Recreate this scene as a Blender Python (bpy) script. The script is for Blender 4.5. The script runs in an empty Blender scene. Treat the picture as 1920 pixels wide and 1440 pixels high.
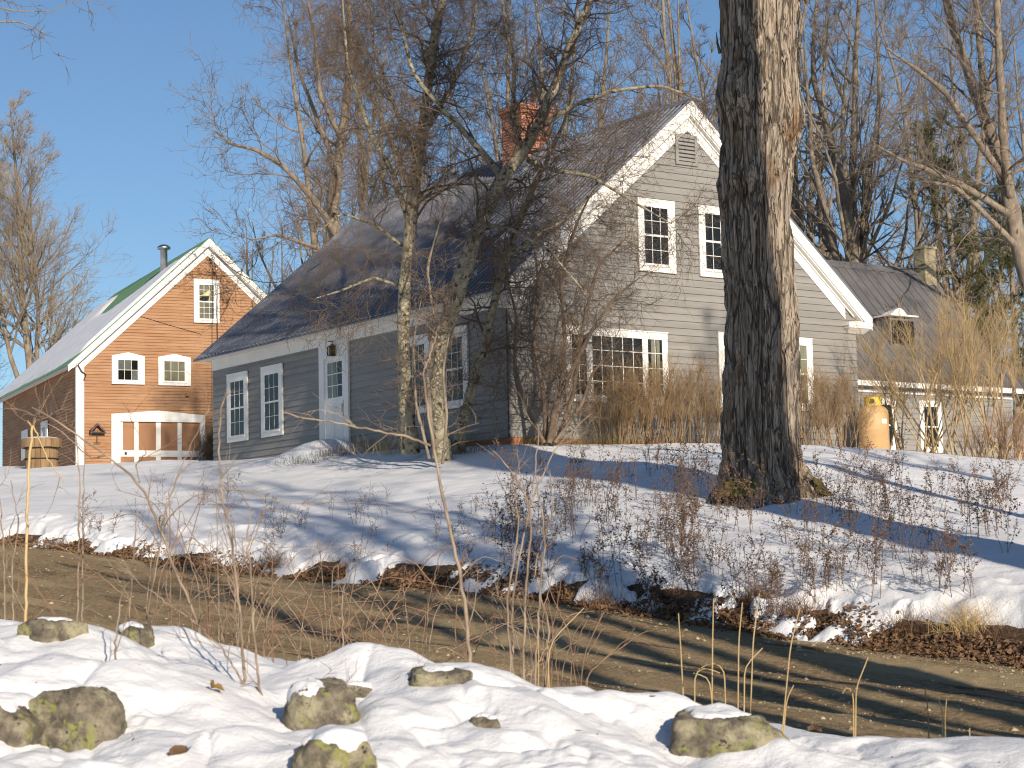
import bpy, math, random
import numpy as np
from mathutils import Matrix, Vector
rng = np.random.default_rng(7)
random.seed(7)
SC = bpy.context.scene
COL = SC.collection
# ---------------------------------------------------------------- camera
FPX, PITCH, ROLL = 3707.85, 0.0998, -0.02153
_f = np.array([0, math.cos(PITCH), math.sin(PITCH)])
_u = np.array([0, -math.sin(PITCH), math.cos(PITCH)])
_x = np.array([1., 0, 0])
CX = _x * math.cos(ROLL) + _u * math.sin(ROLL)
CU = -_x * math.sin(ROLL) + _u * math.cos(ROLL)
cam = bpy.data.objects.new('camera', bpy.data.cameras.new('camera'))
COL.objects.link(cam)
cam.matrix_world = Matrix(((CX[0], CU[0], -_f[0], 0), (CX[1], CU[1], -_f[1], 0), (CX[2], CU[2], -_f[2], 0), (0, 0, 0, 1)))
cam.data.sensor_width = 36
cam.data.lens = FPX / 1920 * 36
cam.data.clip_end = 3000
cam.data.dof.use_dof = True
cam.data.dof.focus_distance = 48
cam.data.dof.aperture_fstop = 6.3
SC.camera = cam
try: SC.cycles.pixel_filter_type = 'BLACKMAN_HARRIS'; SC.cycles.filter_width = 1.15
except Exception: pass
# ---------------------------------------------------------------- sky and sun
SUN_EL, SUN_AZ = math.radians(19.5), math.radians(21.0)      # azimuth measured from straight behind the camera towards the right
w = bpy.data.worlds.new('World'); SC.world = w; w.use_nodes = True
nt = w.node_tree
sky = nt.nodes.new('ShaderNodeTexSky'); sky.sky_type = 'NISHITA'; sky.sun_disc = False
sky.sun_elevation = SUN_EL; sky.sun_rotation = math.pi - SUN_AZ
sky.altitude = 200; sky.air_density = 1.0; sky.dust_density = 0.15; sky.ozone_density = 4.2
bg = nt.nodes['Background']; bg.inputs['Strength'].default_value = 0.092
nt.links.new(sky.outputs[0], bg.inputs[0])
sl = bpy.data.lights.new('sun', 'SUN'); sl.energy = 5.0; sl.angle = math.radians(0.53); sl.color = (1, 0.875, 0.71)
so = bpy.data.objects.new('sun', sl); COL.objects.link(so)
SUND = Vector((math.sin(SUN_AZ) * math.cos(SUN_EL), -math.cos(SUN_AZ) * math.cos(SUN_EL), math.sin(SUN_EL)))
so.rotation_euler = SUND.to_track_quat('Z', 'Y').to_euler()
SC.view_settings.view_transform = 'Standard'; SC.view_settings.look = 'None'
SC.view_settings.exposure = 0.16; SC.view_settings.gamma = 1
SC.view_settings.use_curve_mapping = False

def P(u, v, d):
    q = _f * FPX + CX * (u - 960) - CU * (v - 720)
    return q * d / q[1]

# ---------------------------------------------------------------- tagging
def tag(o, label=None, cat=None, group=None, kind=None):
    if label: o['label'] = label
    if cat: o['category'] = cat
    if group: o['group'] = group
    if kind: o['kind'] = kind
    return o
def empty(name, loc=(0, 0, 0), rz=0, **k):
    o = bpy.data.objects.new(name, None); COL.objects.link(o)
    o.location = loc; o.rotation_euler = (0, 0, rz); o.empty_display_size = .3
    return tag(o, **k)
def copy_tree(o, parent=None):
    c = o.copy(); COL.objects.link(c)
    if parent: c.parent = parent
    for ch in list(o.children): copy_tree(ch, c)
    return c

# ---------------------------------------------------------------- materials
def _mix(nt, fac, a, b, mode='MIX'):
    m = nt.nodes.new('ShaderNodeMix'); m.data_type = 'RGBA'; m.blend_type = mode
    for s, v in ((0, fac), (6, a), (7, b)):
        if hasattr(v, 'is_output') or isinstance(v, bpy.types.NodeSocket): nt.links.new(v, m.inputs[s])
        elif s == 0: m.inputs[0].default_value = v
        else: m.inputs[s].default_value = (*v, 1) if len(v) == 3 else v
    return m.outputs[2]
def _noise(nt, vec, scale, detail=4, rough=.55, dist=0):
    n = nt.nodes.new('ShaderNodeTexNoise'); n.inputs['Scale'].default_value = scale
    n.inputs['Detail'].default_value = detail; n.inputs['Roughness'].default_value = rough; n.inputs['Distortion'].default_value = dist
    nt.links.new(vec, n.inputs['Vector']); return n.outputs['Fac']
def _ramp(nt, fac, lo, hi):
    r = nt.nodes.new('ShaderNodeMapRange'); r.interpolation_type = 'SMOOTHSTEP'
    r.inputs['From Min'].default_value = lo; r.inputs['From Max'].default_value = hi
    nt.links.new(fac, r.inputs['Value']); return r.outputs[0]
def _vec(nt, sc=(1, 1, 1), rot=(0, 0, 0)):
    t = nt.nodes.new('ShaderNodeTexCoord'); m = nt.nodes.new('ShaderNodeMapping')
    m.inputs['Scale'].default_value = sc; m.inputs['Rotation'].default_value = rot
    nt.links.new(t.outputs['Object'], m.inputs['Vector']); return m.outputs[0]
def mat(name, c1, c2=None, scale=3, st=(1, 1, 1), rough=.8, bump=0, bscale=None, c3=None, s3=12, lo3=.55, hi3=.68, lo=.35, hi=.65, metal=0, spec=.3, bdist=.02, detail=5, coat=0):
    m = bpy.data.materials.new(name); m.use_nodes = True; nt = m.node_tree; b = nt.nodes['Principled BSDF']
    b.inputs['Roughness'].default_value = rough; b.inputs['Metallic'].default_value = metal
    b.inputs['Specular IOR Level'].default_value = spec
    b.inputs['Coat Weight'].default_value = coat
    v = _vec(nt, st)
    if c2 is None: b.inputs['Base Color'].default_value = (*c1, 1)
    else:
        col = _mix(nt, _ramp(nt, _noise(nt, v, scale, detail), lo, hi), c1, c2)
        if c3: col = _mix(nt, _ramp(nt, _noise(nt, v, s3, detail), lo3, hi3), col, c3)
        nt.links.new(col, b.inputs['Base Color'])
    if bump:
        bn = nt.nodes.new('ShaderNodeBump'); bn.inputs['Strength'].default_value = bump; bn.inputs['Distance'].default_value = bdist
        nt.links.new(_noise(nt, v, bscale or scale * 4, 6, .65), bn.inputs['Height']); nt.links.new(bn.outputs[0], b.inputs['Normal'])
    return m
MT = {}
MT['snow'] = mat('snow', (.74, .745, .76), (.82, .82, .83), .8, rough=.8, bump=.55, bscale=26, bdist=.025, spec=.15)
MT['roofsnow'] = mat('roof_snow', (.74, .74, .76), (.84, .84, .85), 2, rough=.8, bump=.3, bscale=8)
MT['soil'] = mat('leafy_soil', (.055, .035, .02), (.13, .075, .04), 9, rough=.95, bump=1, bscale=30, c3=(.02, .014, .01), s3=4)
MT['siding'] = mat('grey_paint', (.225, .215, .20), (.275, .263, .245), 1, st=(.35, .35, 5.8), rough=.6, bump=.15, bscale=24, c3=(.215, .20, .175), s3=1.7, lo3=.62, hi3=.80)
MT['siding_l'] = MT['siding']
MT['white'] = mat('white_paint', (.74, .72, .68), (.80, .78, .74), 1.5, rough=.5, bump=.08, bscale=20)
MT['oldwhite'] = mat('worn_white_paint', (.76, .74, .69), (.82, .80, .75), 2, rough=.6, bump=.2, bscale=30, c3=(.50, .46, .40), s3=9, lo3=.66, hi3=.74)
MT['ochre'] = mat('ochre_paint', (.34, .183, .096), (.41, .238, .135), 1.6, st=(.35, .35, 3), rough=.8, bump=.3, bscale=18, c3=(.26, .115, .05), s3=5, lo3=.55, hi3=.75)
MT['ochredoor'] = mat('ochre_door_boards', (.34, .175, .09), (.385, .205, .11), 2, rough=.7)
MT['brick_f'] = mat('foundation_brick', (.28, .10, .05), (.42, .20, .11), 12, rough=.9, bump=.5, bscale=20)
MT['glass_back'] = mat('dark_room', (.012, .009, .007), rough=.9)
MT['sheer'] = mat('curtain_cloth', (.34, .31, .25), (.42, .39, .32), 2, st=(8, 8, .3), rough=.9)
MT['blind'] = mat('beige_blind', (.27, .235, .17), (.35, .31, .24), 2, rough=.9)
MT['dkcurtain'] = mat('dim_curtain', (.03, .024, .02), (.018, .014, .012), 2, st=(14, 14, .3), rough=.9)
MT['galv'] = mat('galvanized_metal', (.45, .45, .46), (.6, .6, .6), 4, rough=.35, metal=1)
MT['dark'] = mat('dark_metal', (.03, .028, .025), rough=.5)
MT['greenroof'] = mat('green_metal_roof', (.12, .235, .105), (.15, .28, .13), 2, rough=.4, metal=0, spec=.5)
MT['tank'] = mat('tan_tank_paint', (.49, .315, .15), (.56, .37, .185), 2.5, rough=.55, spec=.3, bump=.1, c3=(.36, .20, .09), s3=5, lo3=.63, hi3=.72)
MT['collar'] = mat('yellow_collar_paint', (.60, .42, .06), (.66, .48, .09), 6, rough=.5)
def barkmat():
    m = bpy.data.materials.new('grey_furrowed_bark'); m.use_nodes = True; nt = m.node_tree; b = nt.nodes['Principled BSDF']
    v = _vec(nt, (1, 1, .10)); nz = nt.nodes.new('ShaderNodeTexNoise'); nz.inputs['Scale'].default_value = 2.6; nz.inputs['Detail'].default_value = 4; nt.links.new(v, nz.inputs['Vector'])
    ad = nt.nodes.new('ShaderNodeVectorMath'); ad.operation = 'MULTIPLY_ADD'; ad.inputs[1].default_value = (.42, .42, .42); nt.links.new(nz.outputs['Color'], ad.inputs[0]); nt.links.new(v, ad.inputs[2])
    vo = nt.nodes.new('ShaderNodeTexVoronoi'); vo.feature = 'DISTANCE_TO_EDGE'; vo.inputs['Scale'].default_value = 6.2; nt.links.new(ad.outputs[0], vo.inputs['Vector'])
    vo2 = nt.nodes.new('ShaderNodeTexVoronoi'); vo2.feature = 'DISTANCE_TO_EDGE'; vo2.inputs['Scale'].default_value = 15; nt.links.new(ad.outputs[0], vo2.inputs['Vector'])
    e1 = _ramp(nt, vo.outputs['Distance'], .0, .10); e2 = _ramp(nt, vo2.outputs['Distance'], .0, .09)
    n1 = _ramp(nt, _noise(nt, v, 7, 6, .65), .3, .7)
    c = _mix(nt, n1, (.30, .25, .20), (.47, .39, .305)); c = _mix(nt, _ramp(nt, _noise(nt, _vec(nt, (1, 1, .6)), 1.6, 5, .6), .55, .68), c, (.28, .17, .095))
    c = _mix(nt, e2, (.20, .16, .125), c); c = _mix(nt, e1, (.11, .088, .068), c)
    nt.links.new(c, b.inputs['Base Color']); b.inputs['Roughness'].default_value = .95; b.inputs['Specular IOR Level'].default_value = .15
    h = nt.nodes.new('ShaderNodeMath'); h.operation = 'MULTIPLY_ADD'; nt.links.new(e2, h.inputs[0]); h.inputs[1].default_value = .35; nt.links.new(e1, h.inputs[2])
    h2 = nt.nodes.new('ShaderNodeMath'); h2.operation = 'MULTIPLY_ADD'; nt.links.new(_noise(nt, v, 30, 6, .7), h2.inputs[0]); h2.inputs[1].default_value = .9; nt.links.new(h.outputs[0], h2.inputs[2])
    bn = nt.nodes.new('ShaderNodeBump'); bn.inputs['Distance'].default_value = .035; bn.inputs['Strength'].default_value = 1; nt.links.new(h2.outputs[0], bn.inputs['Height']); nt.links.new(bn.outputs[0], b.inputs['Normal'])
    return m
MT['bark'] = barkmat()
MT['barkbg'] = mat('brown_bark', (.19, .155, .12), (.32, .262, .195), 5, st=(1, 1, .4), rough=.95, bump=.7, bscale=14, c3=(.09, .06, .04), s3=5, lo3=.55, hi3=.7)
MT['barklichen'] = mat('lichen_bark', (.27, .235, .165), (.44, .40, .29), 10, rough=.95, bump=.8, bscale=26, c3=(.07, .05, .035), s3=8, lo3=.52, hi3=.64)
MT['twig'] = mat('dark_twigs', (.11, .08, .06), (.21, .155, .11), 1.5, rough=.9)
MT['twigbg'] = mat('brown_twigs', (.13, .105, .085), (.26, .205, .155), .6, rough=.9)
MT['twigpale'] = mat('pale_twigs', (.26, .20, .14), (.36, .29, .20), .8, rough=.9)
MT['twigtan'] = mat('tan_twigs', (.30, .215, .115), (.46, .34, .185), 1.5, rough=.85)
MT['twiggold'] = mat('golden_twigs', (.20, .13, .068), (.34, .235, .13), 2.5, rough=.85)
MT['redtwig'] = mat('reddish_twigs', (.21, .125, .08), (.32, .20, .125), 2.5, rough=.8)
MT['greytwig'] = mat('greyish_sapling_bark', (.20, .145, .105), (.36, .28, .20), 6, rough=.85)
MT['straw'] = mat('dry_grass', (.50, .35, .16), (.60, .45, .24), 3, rough=.85)
MT['weed'] = mat('dead_weed', (.12, .07, .045), (.22, .125, .075), 3, rough=.9)
MT['leaf'] = mat('dead_leaves', (.12, .07, .04), (.24, .14, .075), 8, rough=.85, c3=(.06, .038, .025), s3=14)
MT['weedleaf'] = mat('withered_weed_leaves', (.09, .06, .042), (.19, .13, .09), 3, rough=.9)
MT['needle'] = mat('pine_needles', (.055, .070, .022), (.115, .105, .038), .8, rough=.8)
MT['moss'] = mat('moss', (.085, .085, .02), (.16, .135, .035), 10, rough=1, bump=1, bscale=40)
MT['evergreen'] = mat('evergreen_groundcover', (.06, .07, .015), (.15, .13, .04), 4, rough=.8)
def rockmat():
    m = bpy.data.materials.new('lichened_fieldstone'); m.use_nodes = True; nt = m.node_tree; b = nt.nodes['Principled BSDF']; v = _vec(nt)
    c = _mix(nt, _ramp(nt, _noise(nt, v, 9, 8, .7), .35, .65), (.12, .105, .08), (.32, .275, .205))
    c = _mix(nt, _ramp(nt, _noise(nt, v, 5, 9, .72), .50, .62), c, (.42, .38, .25))
    c = _mix(nt, _ramp(nt, _noise(nt, v, 4.2, 8, .75, 1.), .54, .60), c, (.30, .30, .11))
    c = _mix(nt, _ramp(nt, _noise(nt, v, 13, 8, .8), .57, .63), c, (.045, .04, .03))
    nt.links.new(c, b.inputs['Base Color']); b.inputs['Roughness'].default_value = .95; b.inputs['Specular IOR Level'].default_value = .15
    bn = nt.nodes.new('ShaderNodeBump'); bn.inputs['Distance'].default_value = .03; bn.inputs['Strength'].default_value = 1; nt.links.new(_noise(nt, v, 16, 9, .75), bn.inputs['Height']); nt.links.new(bn.outputs[0], b.inputs['Normal'])
    return m
MT['rock'] = rockmat()
MT['oldwood'] = mat('weathered_wood', (.20, .125, .06), (.30, .20, .11), 4, st=(1, 1, .3), rough=.9, bump=.4, bscale=20)
MT['concrete'] = mat('mossy_concrete_block', (.27, .235, .15), (.36, .31, .20), 4, rough=.9, bump=.4, bscale=20, c3=(.16, .15, .10), s3=5)

def brickmat():
    m = bpy.data.materials.new('chimney_brick'); m.use_nodes = True; nt = m.node_tree; b = nt.nodes['Principled BSDF']
    t = nt.nodes.new('ShaderNodeTexCoord'); sp = nt.nodes.new('ShaderNodeSeparateXYZ'); nt.links.new(t.outputs['Object'], sp.inputs[0])
    ad = nt.nodes.new('ShaderNodeMath'); nt.links.new(sp.outputs[0], ad.inputs[0]); nt.links.new(sp.outputs[1], ad.inputs[1])
    cb = nt.nodes.new('ShaderNodeCombineXYZ'); nt.links.new(ad.outputs[0], cb.inputs[0]); nt.links.new(sp.outputs[2], cb.inputs[1])
    br = nt.nodes.new('ShaderNodeTexBrick'); nt.links.new(cb.outputs[0], br.inputs['Vector'])
    br.inputs['Scale'].default_value = 1; br.inputs['Brick Width'].default_value = .22; br.inputs['Row Height'].default_value = .075
    br.inputs['Mortar Size'].default_value = .009; br.inputs['Color1'].default_value = (.30, .075, .035, 1); br.inputs['Color2'].default_value = (.42, .13, .06, 1)
    br.inputs['Mortar'].default_value = (.42, .33, .26, 1)
    nt.links.new(br.outputs['Color'], b.inputs['Base Color']); b.inputs['Roughness'].default_value = .9
    return m
MT['brick'] = brickmat()

def roofmat(name, c1, c2):
    m = bpy.data.materials.new(name); m.use_nodes = True; nt = m.node_tree; b = nt.nodes['Principled BSDF']
    v = _vec(nt, (1, 1, .4))
    col = _mix(nt, _ramp(nt, _noise(nt, v, 1.2, 5), .3, .7), c1, c2)
    nt.links.new(col, b.inputs['Base Color'])
    b.inputs['Roughness'].default_value = .45; b.inputs['Specular IOR Level'].default_value = .5
    return m
MT['roof'] = roofmat('charcoal_blue_metal_roof', (.115, .125, .155), (.19, .20, .23))
MT['roofw'] = roofmat('grey_metal_roof', (.11, .105, .11), (.15, .145, .145))

def glassmat():
    m = bpy.data.materials.new('window_glass'); m.use_nodes = True; nt = m.node_tree
    nt.nodes.remove(nt.nodes['Principled BSDF']); out = nt.nodes['Material Output']
    tr = nt.nodes.new('ShaderNodeBsdfTransparent'); tr.inputs[0].default_value = (.86, .88, .86, 1)
    gl = nt.nodes.new('ShaderNodeBsdfGlossy'); gl.inputs['Roughness'].default_value = .02
    lw = nt.nodes.new('ShaderNodeLayerWeight'); lw.inputs[0].default_value = .5
    pw_ = nt.nodes.new('ShaderNodeMath'); pw_.operation = 'POWER'; pw_.inputs[1].default_value = 5; nt.links.new(lw.outputs['Facing'], pw_.inputs[0])
    fr = nt.nodes.new('ShaderNodeMath'); fr.operation = 'MULTIPLY_ADD'; fr.inputs[1].default_value = .7; fr.inputs[2].default_value = .035; nt.links.new(pw_.outputs[0], fr.inputs[0])
    mx = nt.nodes.new('ShaderNodeMixShader'); nt.links.new(fr.outputs[0], mx.inputs[0]); nt.links.new(tr.outputs[0], mx.inputs[1]); nt.links.new(gl.outputs[0], mx.inputs[2])
    bn = nt.nodes.new('ShaderNodeBump'); bn.inputs['Strength'].default_value = .05; nt.links.new(_noise(nt, _vec(nt), 3, 2), bn.inputs['Height']); nt.links.new(bn.outputs[0], gl.inputs['Normal'])
    nt.links.new(mx.outputs[0], out.inputs[0]); return m
MT['glass'] = glassmat()

def roadmat():
    m = bpy.data.materials.new('gravel_road_dirt'); m.use_nodes = True; nt = m.node_tree; b = nt.nodes['Principled BSDF']
    v = _vec(nt)
    c = _mix(nt, _ramp(nt, _noise(nt, v, .9, 6), .35, .65), (.20, .140, .075), (.31, .225, .125))
    c = _mix(nt, _ramp(nt, _noise(nt, v, 14, 6, .7), .42, .62), c, (.41, .30, .17))
    rotm = nt.nodes.new('ShaderNodeMapping'); rotm.inputs['Rotation'].default_value = (0, 0, math.radians(54)); nt.links.new(v, rotm.inputs['Vector']); stm = nt.nodes.new('ShaderNodeMapping'); stm.inputs['Scale'].default_value = (.10, 1.5, 1); nt.links.new(rotm.outputs[0], stm.inputs['Vector'])
    c = _mix(nt, _ramp(nt, _noise(nt, stm.outputs[0], 1.3, 5, .6), .50, .60), c, (.44, .335, .19)); c = _mix(nt, _ramp(nt, _noise(nt, stm.outputs[0], 2.1, 4, .6), .58, .66), c, (.125, .088, .05))
    vo = nt.nodes.new('ShaderNodeTexVoronoi'); vo.inputs['Scale'].default_value = 26; nt.links.new(v, vo.inputs['Vector'])
    c = _mix(nt, _ramp(nt, vo.outputs['Distance'], .22, .12), c, (.42, .33, .20))
    nt.links.new(c, b.inputs['Base Color']); b.inputs['Roughness'].default_value = .95; b.inputs['Specular IOR Level'].default_value = .15
    bn = nt.nodes.new('ShaderNodeBump'); bn.inputs['Distance'].default_value = .05; bn.inputs['Strength'].default_value = 1
    nt.links.new(_noise(nt, v, 16, 9, .75), bn.inputs['Height']); nt.links.new(bn.outputs[0], b.inputs['Normal'])
    return m
MT['road'] = roadmat()

# ---------------------------------------------------------------- mesh helpers
def meshnp(name, V, F, m, parent=None, smooth=False):
    V = np.asarray(V, np.float32); F = np.asarray(F, np.int32)
    me = bpy.data.meshes.new(name); k = F.shape[1]
    me.vertices.add(len(V)); me.vertices.foreach_set('co', V.ravel())
    me.loops.add(F.size); me.loops.foreach_set('vertex_index', F.ravel())
    me.polygons.add(len(F)); me.polygons.foreach_set('loop_start', np.arange(0, F.size, k, dtype=np.int32))
    me.update(calc_edges=True)
    if smooth: me.polygons.foreach_set('use_smooth', np.ones(len(F), bool))
    me.materials.append(m)
    o = bpy.data.objects.new(name, me); COL.objects.link(o)
    if parent: o.parent = parent
    return o
class MB:
    def __init__(s): s.v = []; s.f = []
    def add(s, v, f):
        n = len(s.v); s.v += [tuple(map(float, p)) for p in v]; s.f += [tuple(n + i for i in q) for q in f]; return s
    def box(s, x0, x1, y0, y1, z0, z1):
        return s.add([(x, y, z) for z in (z0, z1) for x, y in ((x0, y0), (x1, y0), (x1, y1), (x0, y1))],
                     [(3, 2, 1, 0), (4, 5, 6, 7), (0, 1, 5, 4), (1, 2, 6, 5), (2, 3, 7, 6), (3, 0, 4, 7)])
    def prism(s, poly, y0, y1, ax='y'):            # polygon in (x,z) extruded along y   (or (y,z) along x)
        n = len(poly)
        g = (lambda a, b, t: (a, t, b)) if ax == 'y' else (lambda a, b, t: (t, a, b))
        v = [g(a, b, y0) for a, b in poly] + [g(a, b, y1) for a, b in poly]
        return s.add(v, [tuple(range(n)), tuple(range(2 * n - 1, n - 1, -1))] + [(i, (i + 1) % n, n + (i + 1) % n, n + i) for i in range(n)])
    def quad(s, a, b, c, d): return s.add([a, b, c, d], [(0, 1, 2, 3)])
    def tube(s, pts, r, k=8, cap=True):
        pts = [Vector(p) for p in pts]; n = len(pts); rr = r if hasattr(r, '__len__') else [r] * n; v = []; f = []
        for i, p in enumerate(pts):
            t = (pts[min(i + 1, n - 1)] - pts[max(i - 1, 0)]).normalized()
            a = t.cross(Vector((0, 0, 1)) if abs(t.z) < .9 else Vector((1, 0, 0))).normalized(); b = t.cross(a)
            v += [p + (a * math.cos(q * 6.28318 / k) + b * math.sin(q * 6.28318 / k)) * rr[i] for q in range(k)]
        f = [(i * k + q, i * k + (q + 1) % k, (i + 1) * k + (q + 1) % k, (i + 1) * k + q) for i in range(n - 1) for q in range(k)]
        if cap: f += [tuple(range(k - 1, -1, -1)), tuple(range((n - 1) * k, n * k))]
        return s.add(v, f)
    def lathe(s, prof, c=(0, 0, 0), k=32):
        v = [(c[0] + r * math.cos(q * 6.283185 / k), c[1] + r * math.sin(q * 6.283185 / k), c[2] + z) for r, z in prof for q in range(k)]
        f = [(i * k + q, i * k + (q + 1) % k, (i + 1) * k + (q + 1) % k, (i + 1) * k + q) for i in range(len(prof) - 1) for q in range(k)]
        return s.add(v, f)
    def build(s, name, m, parent=None, smooth=False, fn=None, bevel=0):
        me = bpy.data.meshes.new(name); v = [fn(*p) for p in s.v] if fn else s.v
        me.from_pydata(v, [], s.f); me.materials.append(m)
        if smooth: me.polygons.foreach_set('use_smooth', np.ones(len(me.polygons), bool))
        o = bpy.data.objects.new(name, me); COL.objects.link(o)
        if parent: o.parent = parent
        if bevel:
            b = o.modifiers.new('bevel', 'BEVEL'); b.width = bevel; b.segments = 2; b.limit_method = 'ANGLE'
        return o

# ---------------------------------------------------------------- numpy noise
_T = rng.random((256, 256))
_T3 = rng.random((64, 64, 64)).astype(np.float32)
def n2(x, y):
    xi = np.floor(x).astype(int); yi = np.floor(y).astype(int); fx = x - xi; fy = y - yi
    fx = fx * fx * (3 - 2 * fx); fy = fy * fy * (3 - 2 * fy)
    a = _T[xi & 255, yi & 255]; b = _T[(xi + 1) & 255, yi & 255]; c = _T[xi & 255, (yi + 1) & 255]; d = _T[(xi + 1) & 255, (yi + 1) & 255]
    return (a * (1 - fx) + b * fx) * (1 - fy) + (c * (1 - fx) + d * fx) * fy
def fb2(x, y, o=4, g=.5):
    s = 0; a = 1; t = 0
    for i in range(o): s = s + a * n2(x * 2 ** i + 17.3 * i, y * 2 ** i + 9.1 * i); t += a; a *= g
    return s / t * 2 - 1
def n3(x, y, z):
    xi = np.floor(x).astype(int); yi = np.floor(y).astype(int); zi = np.floor(z).astype(int)
    fx = x - xi; fy = y - yi; fz = z - zi; fx = fx * fx * (3 - 2 * fx); fy = fy * fy * (3 - 2 * fy); fz = fz * fz * (3 - 2 * fz)
    g = lambda i, j, k: _T3[(xi + i) & 63, (yi + j) & 63, (zi + k) & 63]
    return ((g(0, 0, 0) * (1 - fx) + g(1, 0, 0) * fx) * (1 - fy) + (g(0, 1, 0) * (1 - fx) + g(1, 1, 0) * fx) * fy) * (1 - fz) + \
           ((g(0, 0, 1) * (1 - fx) + g(1, 0, 1) * fx) * (1 - fy) + (g(0, 1, 1) * (1 - fx) + g(1, 1, 1) * fx) * fy) * fz
def fb3(x, y, z, o=4, g=.5):
    s = 0; a = 1; t = 0
    for i in range(o): s = s + a * n3(x * 2 ** i + 5.3 * i, y * 2 ** i + 9.1 * i, z * 2 ** i + 3.7 * i); t += a; a *= g
    return s / t * 2 - 1
def sstep(a, b, x):
    t = np.clip((x - a) / (b - a), 0, 1); return t * t * (3 - 2 * t)

# ---------------------------------------------------------------- terrain: knots of (distance, height) on five bearings
KA = np.array([-.259, -.1294, 0, .1294, .259])
#        far behind   near        frame low    crest         drop         ROAD near     ROAD far      bank foot    bank top     lawn         lawn         house       beyond       far
KD = np.array([
 [-80, 2.0, 6.5,  9.0, 13.0, 15.2, 25.0, 38.0, 38.7, 40.3, 48.0, 56.0, 67.0, 90, 1200],
 [-80, 2.0, 6.5,  9.3, 12.5, 14.6, 22.2, 32.8, 33.5, 35.4, 41.0, 47.0, 55.0, 80, 1200],
 [-80, 2.0, 6.5,  9.5, 12.0, 14.0, 19.3, 28.3, 29.0, 31.2, 35.5, 40.0, 44.7, 75, 1200],
 [-80, 2.0, 6.5,  9.6, 11.5, 13.2, 16.8, 24.3, 25.0, 26.9, 31.5, 38.0, 48.5, 75, 1200],
 [-80, 2.0, 6.5,  9.8, 11.2, 12.8, 14.8, 21.2, 21.9, 23.7, 29.0, 37.5, 46.0, 70, 1200]])
KZ = np.array([
 [-1.9, -1.75, -1.2, -.80, -.14, -.74, -.42,  .93, 1.12, 1.50, 2.30, 3.15, 4.12, 4.6, 2],
 [-1.9, -1.75, -1.2, -.86, -.42, -.96, -.80,  .21,  .44,  .97, 1.72, 2.50, 3.50, 4.3, 2],
 [-1.9, -1.75, -1.2, -.92, -.62, -1.18, -1.03, -.20,  .08,  .66, 1.42, 2.15, 2.98, 4.0, 2],
 [-1.9, -1.75, -1.2, -.99, -.90, -1.32, -1.22, -.72, -.42,  .10, 1.12, 2.22, 3.10, 3.9, 2],
 [-1.9, -1.75, -1.25, -1.06, -1.02, -1.45, -1.40, -1.00, -.75, -.22,  .62, 1.62, 2.48, 3.5, 2]])
def _gg(Y): return np.sqrt(Y * Y + 16.0)
def knots(a):
    a = np.clip(a, KA[0] * 1.5, KA[-1] * 1.5); i = np.clip(np.searchsorted(KA, a) - 1, 0, 3)
    t = (a - KA[i]) / (KA[i + 1] - KA[i])
    def cr(K):
        p1 = K[i]; p2 = K[i + 1]; p0 = np.where((i == 0)[:, None], 2 * K[0] - K[1], K[np.maximum(i - 1, 0)]); p3 = np.where((i == 3)[:, None], 2 * K[4] - K[3], K[np.minimum(i + 2, 4)])
        T = np.clip(t, 0, 1)[:, None]; r = .5 * ((2 * p1) + (-p0 + p2) * T + (2 * p0 - 5 * p1 + 4 * p2 - p3) * T ** 2 + (-p0 + 3 * p1 - 3 * p2 + p3) * T ** 3)
        ex = (t - np.clip(t, 0, 1))[:, None]; return r + ex * (p2 - p1)
    D = cr(KD); Z = cr(KZ); D = np.maximum.accumulate(D + np.arange(D.shape[1]) * 1e-3, 1); return D, Z
def base(X, Y, road=False):
    """height, distance past road near edge, distance past road far edge"""
    sh = np.shape(X); X = np.ravel(np.asarray(X, float)); Y = np.ravel(np.asarray(Y, float))
    D, Z = knots(X / np.maximum(_gg(Y) - .6, 1.0)); n = len(X); out = np.empty(n)
    S = (Z[:, 1:] - Z[:, :-1]) / (D[:, 1:] - D[:, :-1])
    M = np.zeros_like(Z); s0 = S[:, :-1]; s1 = S[:, 1:]
    M[:, 1:-1] = np.where(s0 * s1 > 0, 2 * s0 * s1 / (s0 + s1 + 1e-12 * np.sign(s0 + s1 + 1e-15)), 0)
    k = np.clip((Y[:, None] >= D).sum(1) - 1, 0, D.shape[1] - 2); r = np.arange(n)
    if road:
        k = np.full(n, 6)
        zr = Z[r, 6] + (Z[r, 7] - Z[r, 6]) * (Y - D[r, 6]) / (D[r, 7] - D[r, 6]); return zr.reshape(sh), (Y - D[r, 6]).reshape(sh), (Y - D[r, 7]).reshape(sh)
    h = D[r, k + 1] - D[r, k]; t = np.clip((Y - D[r, k]) / h, 0, 1)
    out = (2 * t ** 3 - 3 * t ** 2 + 1) * Z[r, k] + (t ** 3 - 2 * t ** 2 + t) * h * M[r, k] + (-2 * t ** 3 + 3 * t ** 2) * Z[r, k + 1] + (t ** 3 - t ** 2) * h * M[r, k + 1]
    return out.reshape(sh), (Y - D[r, 6]).reshape(sh), (Y - D[r, 7]).reshape(sh)
BUMPS = []      # (x, y, radius, height) extra lumps of snow
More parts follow.
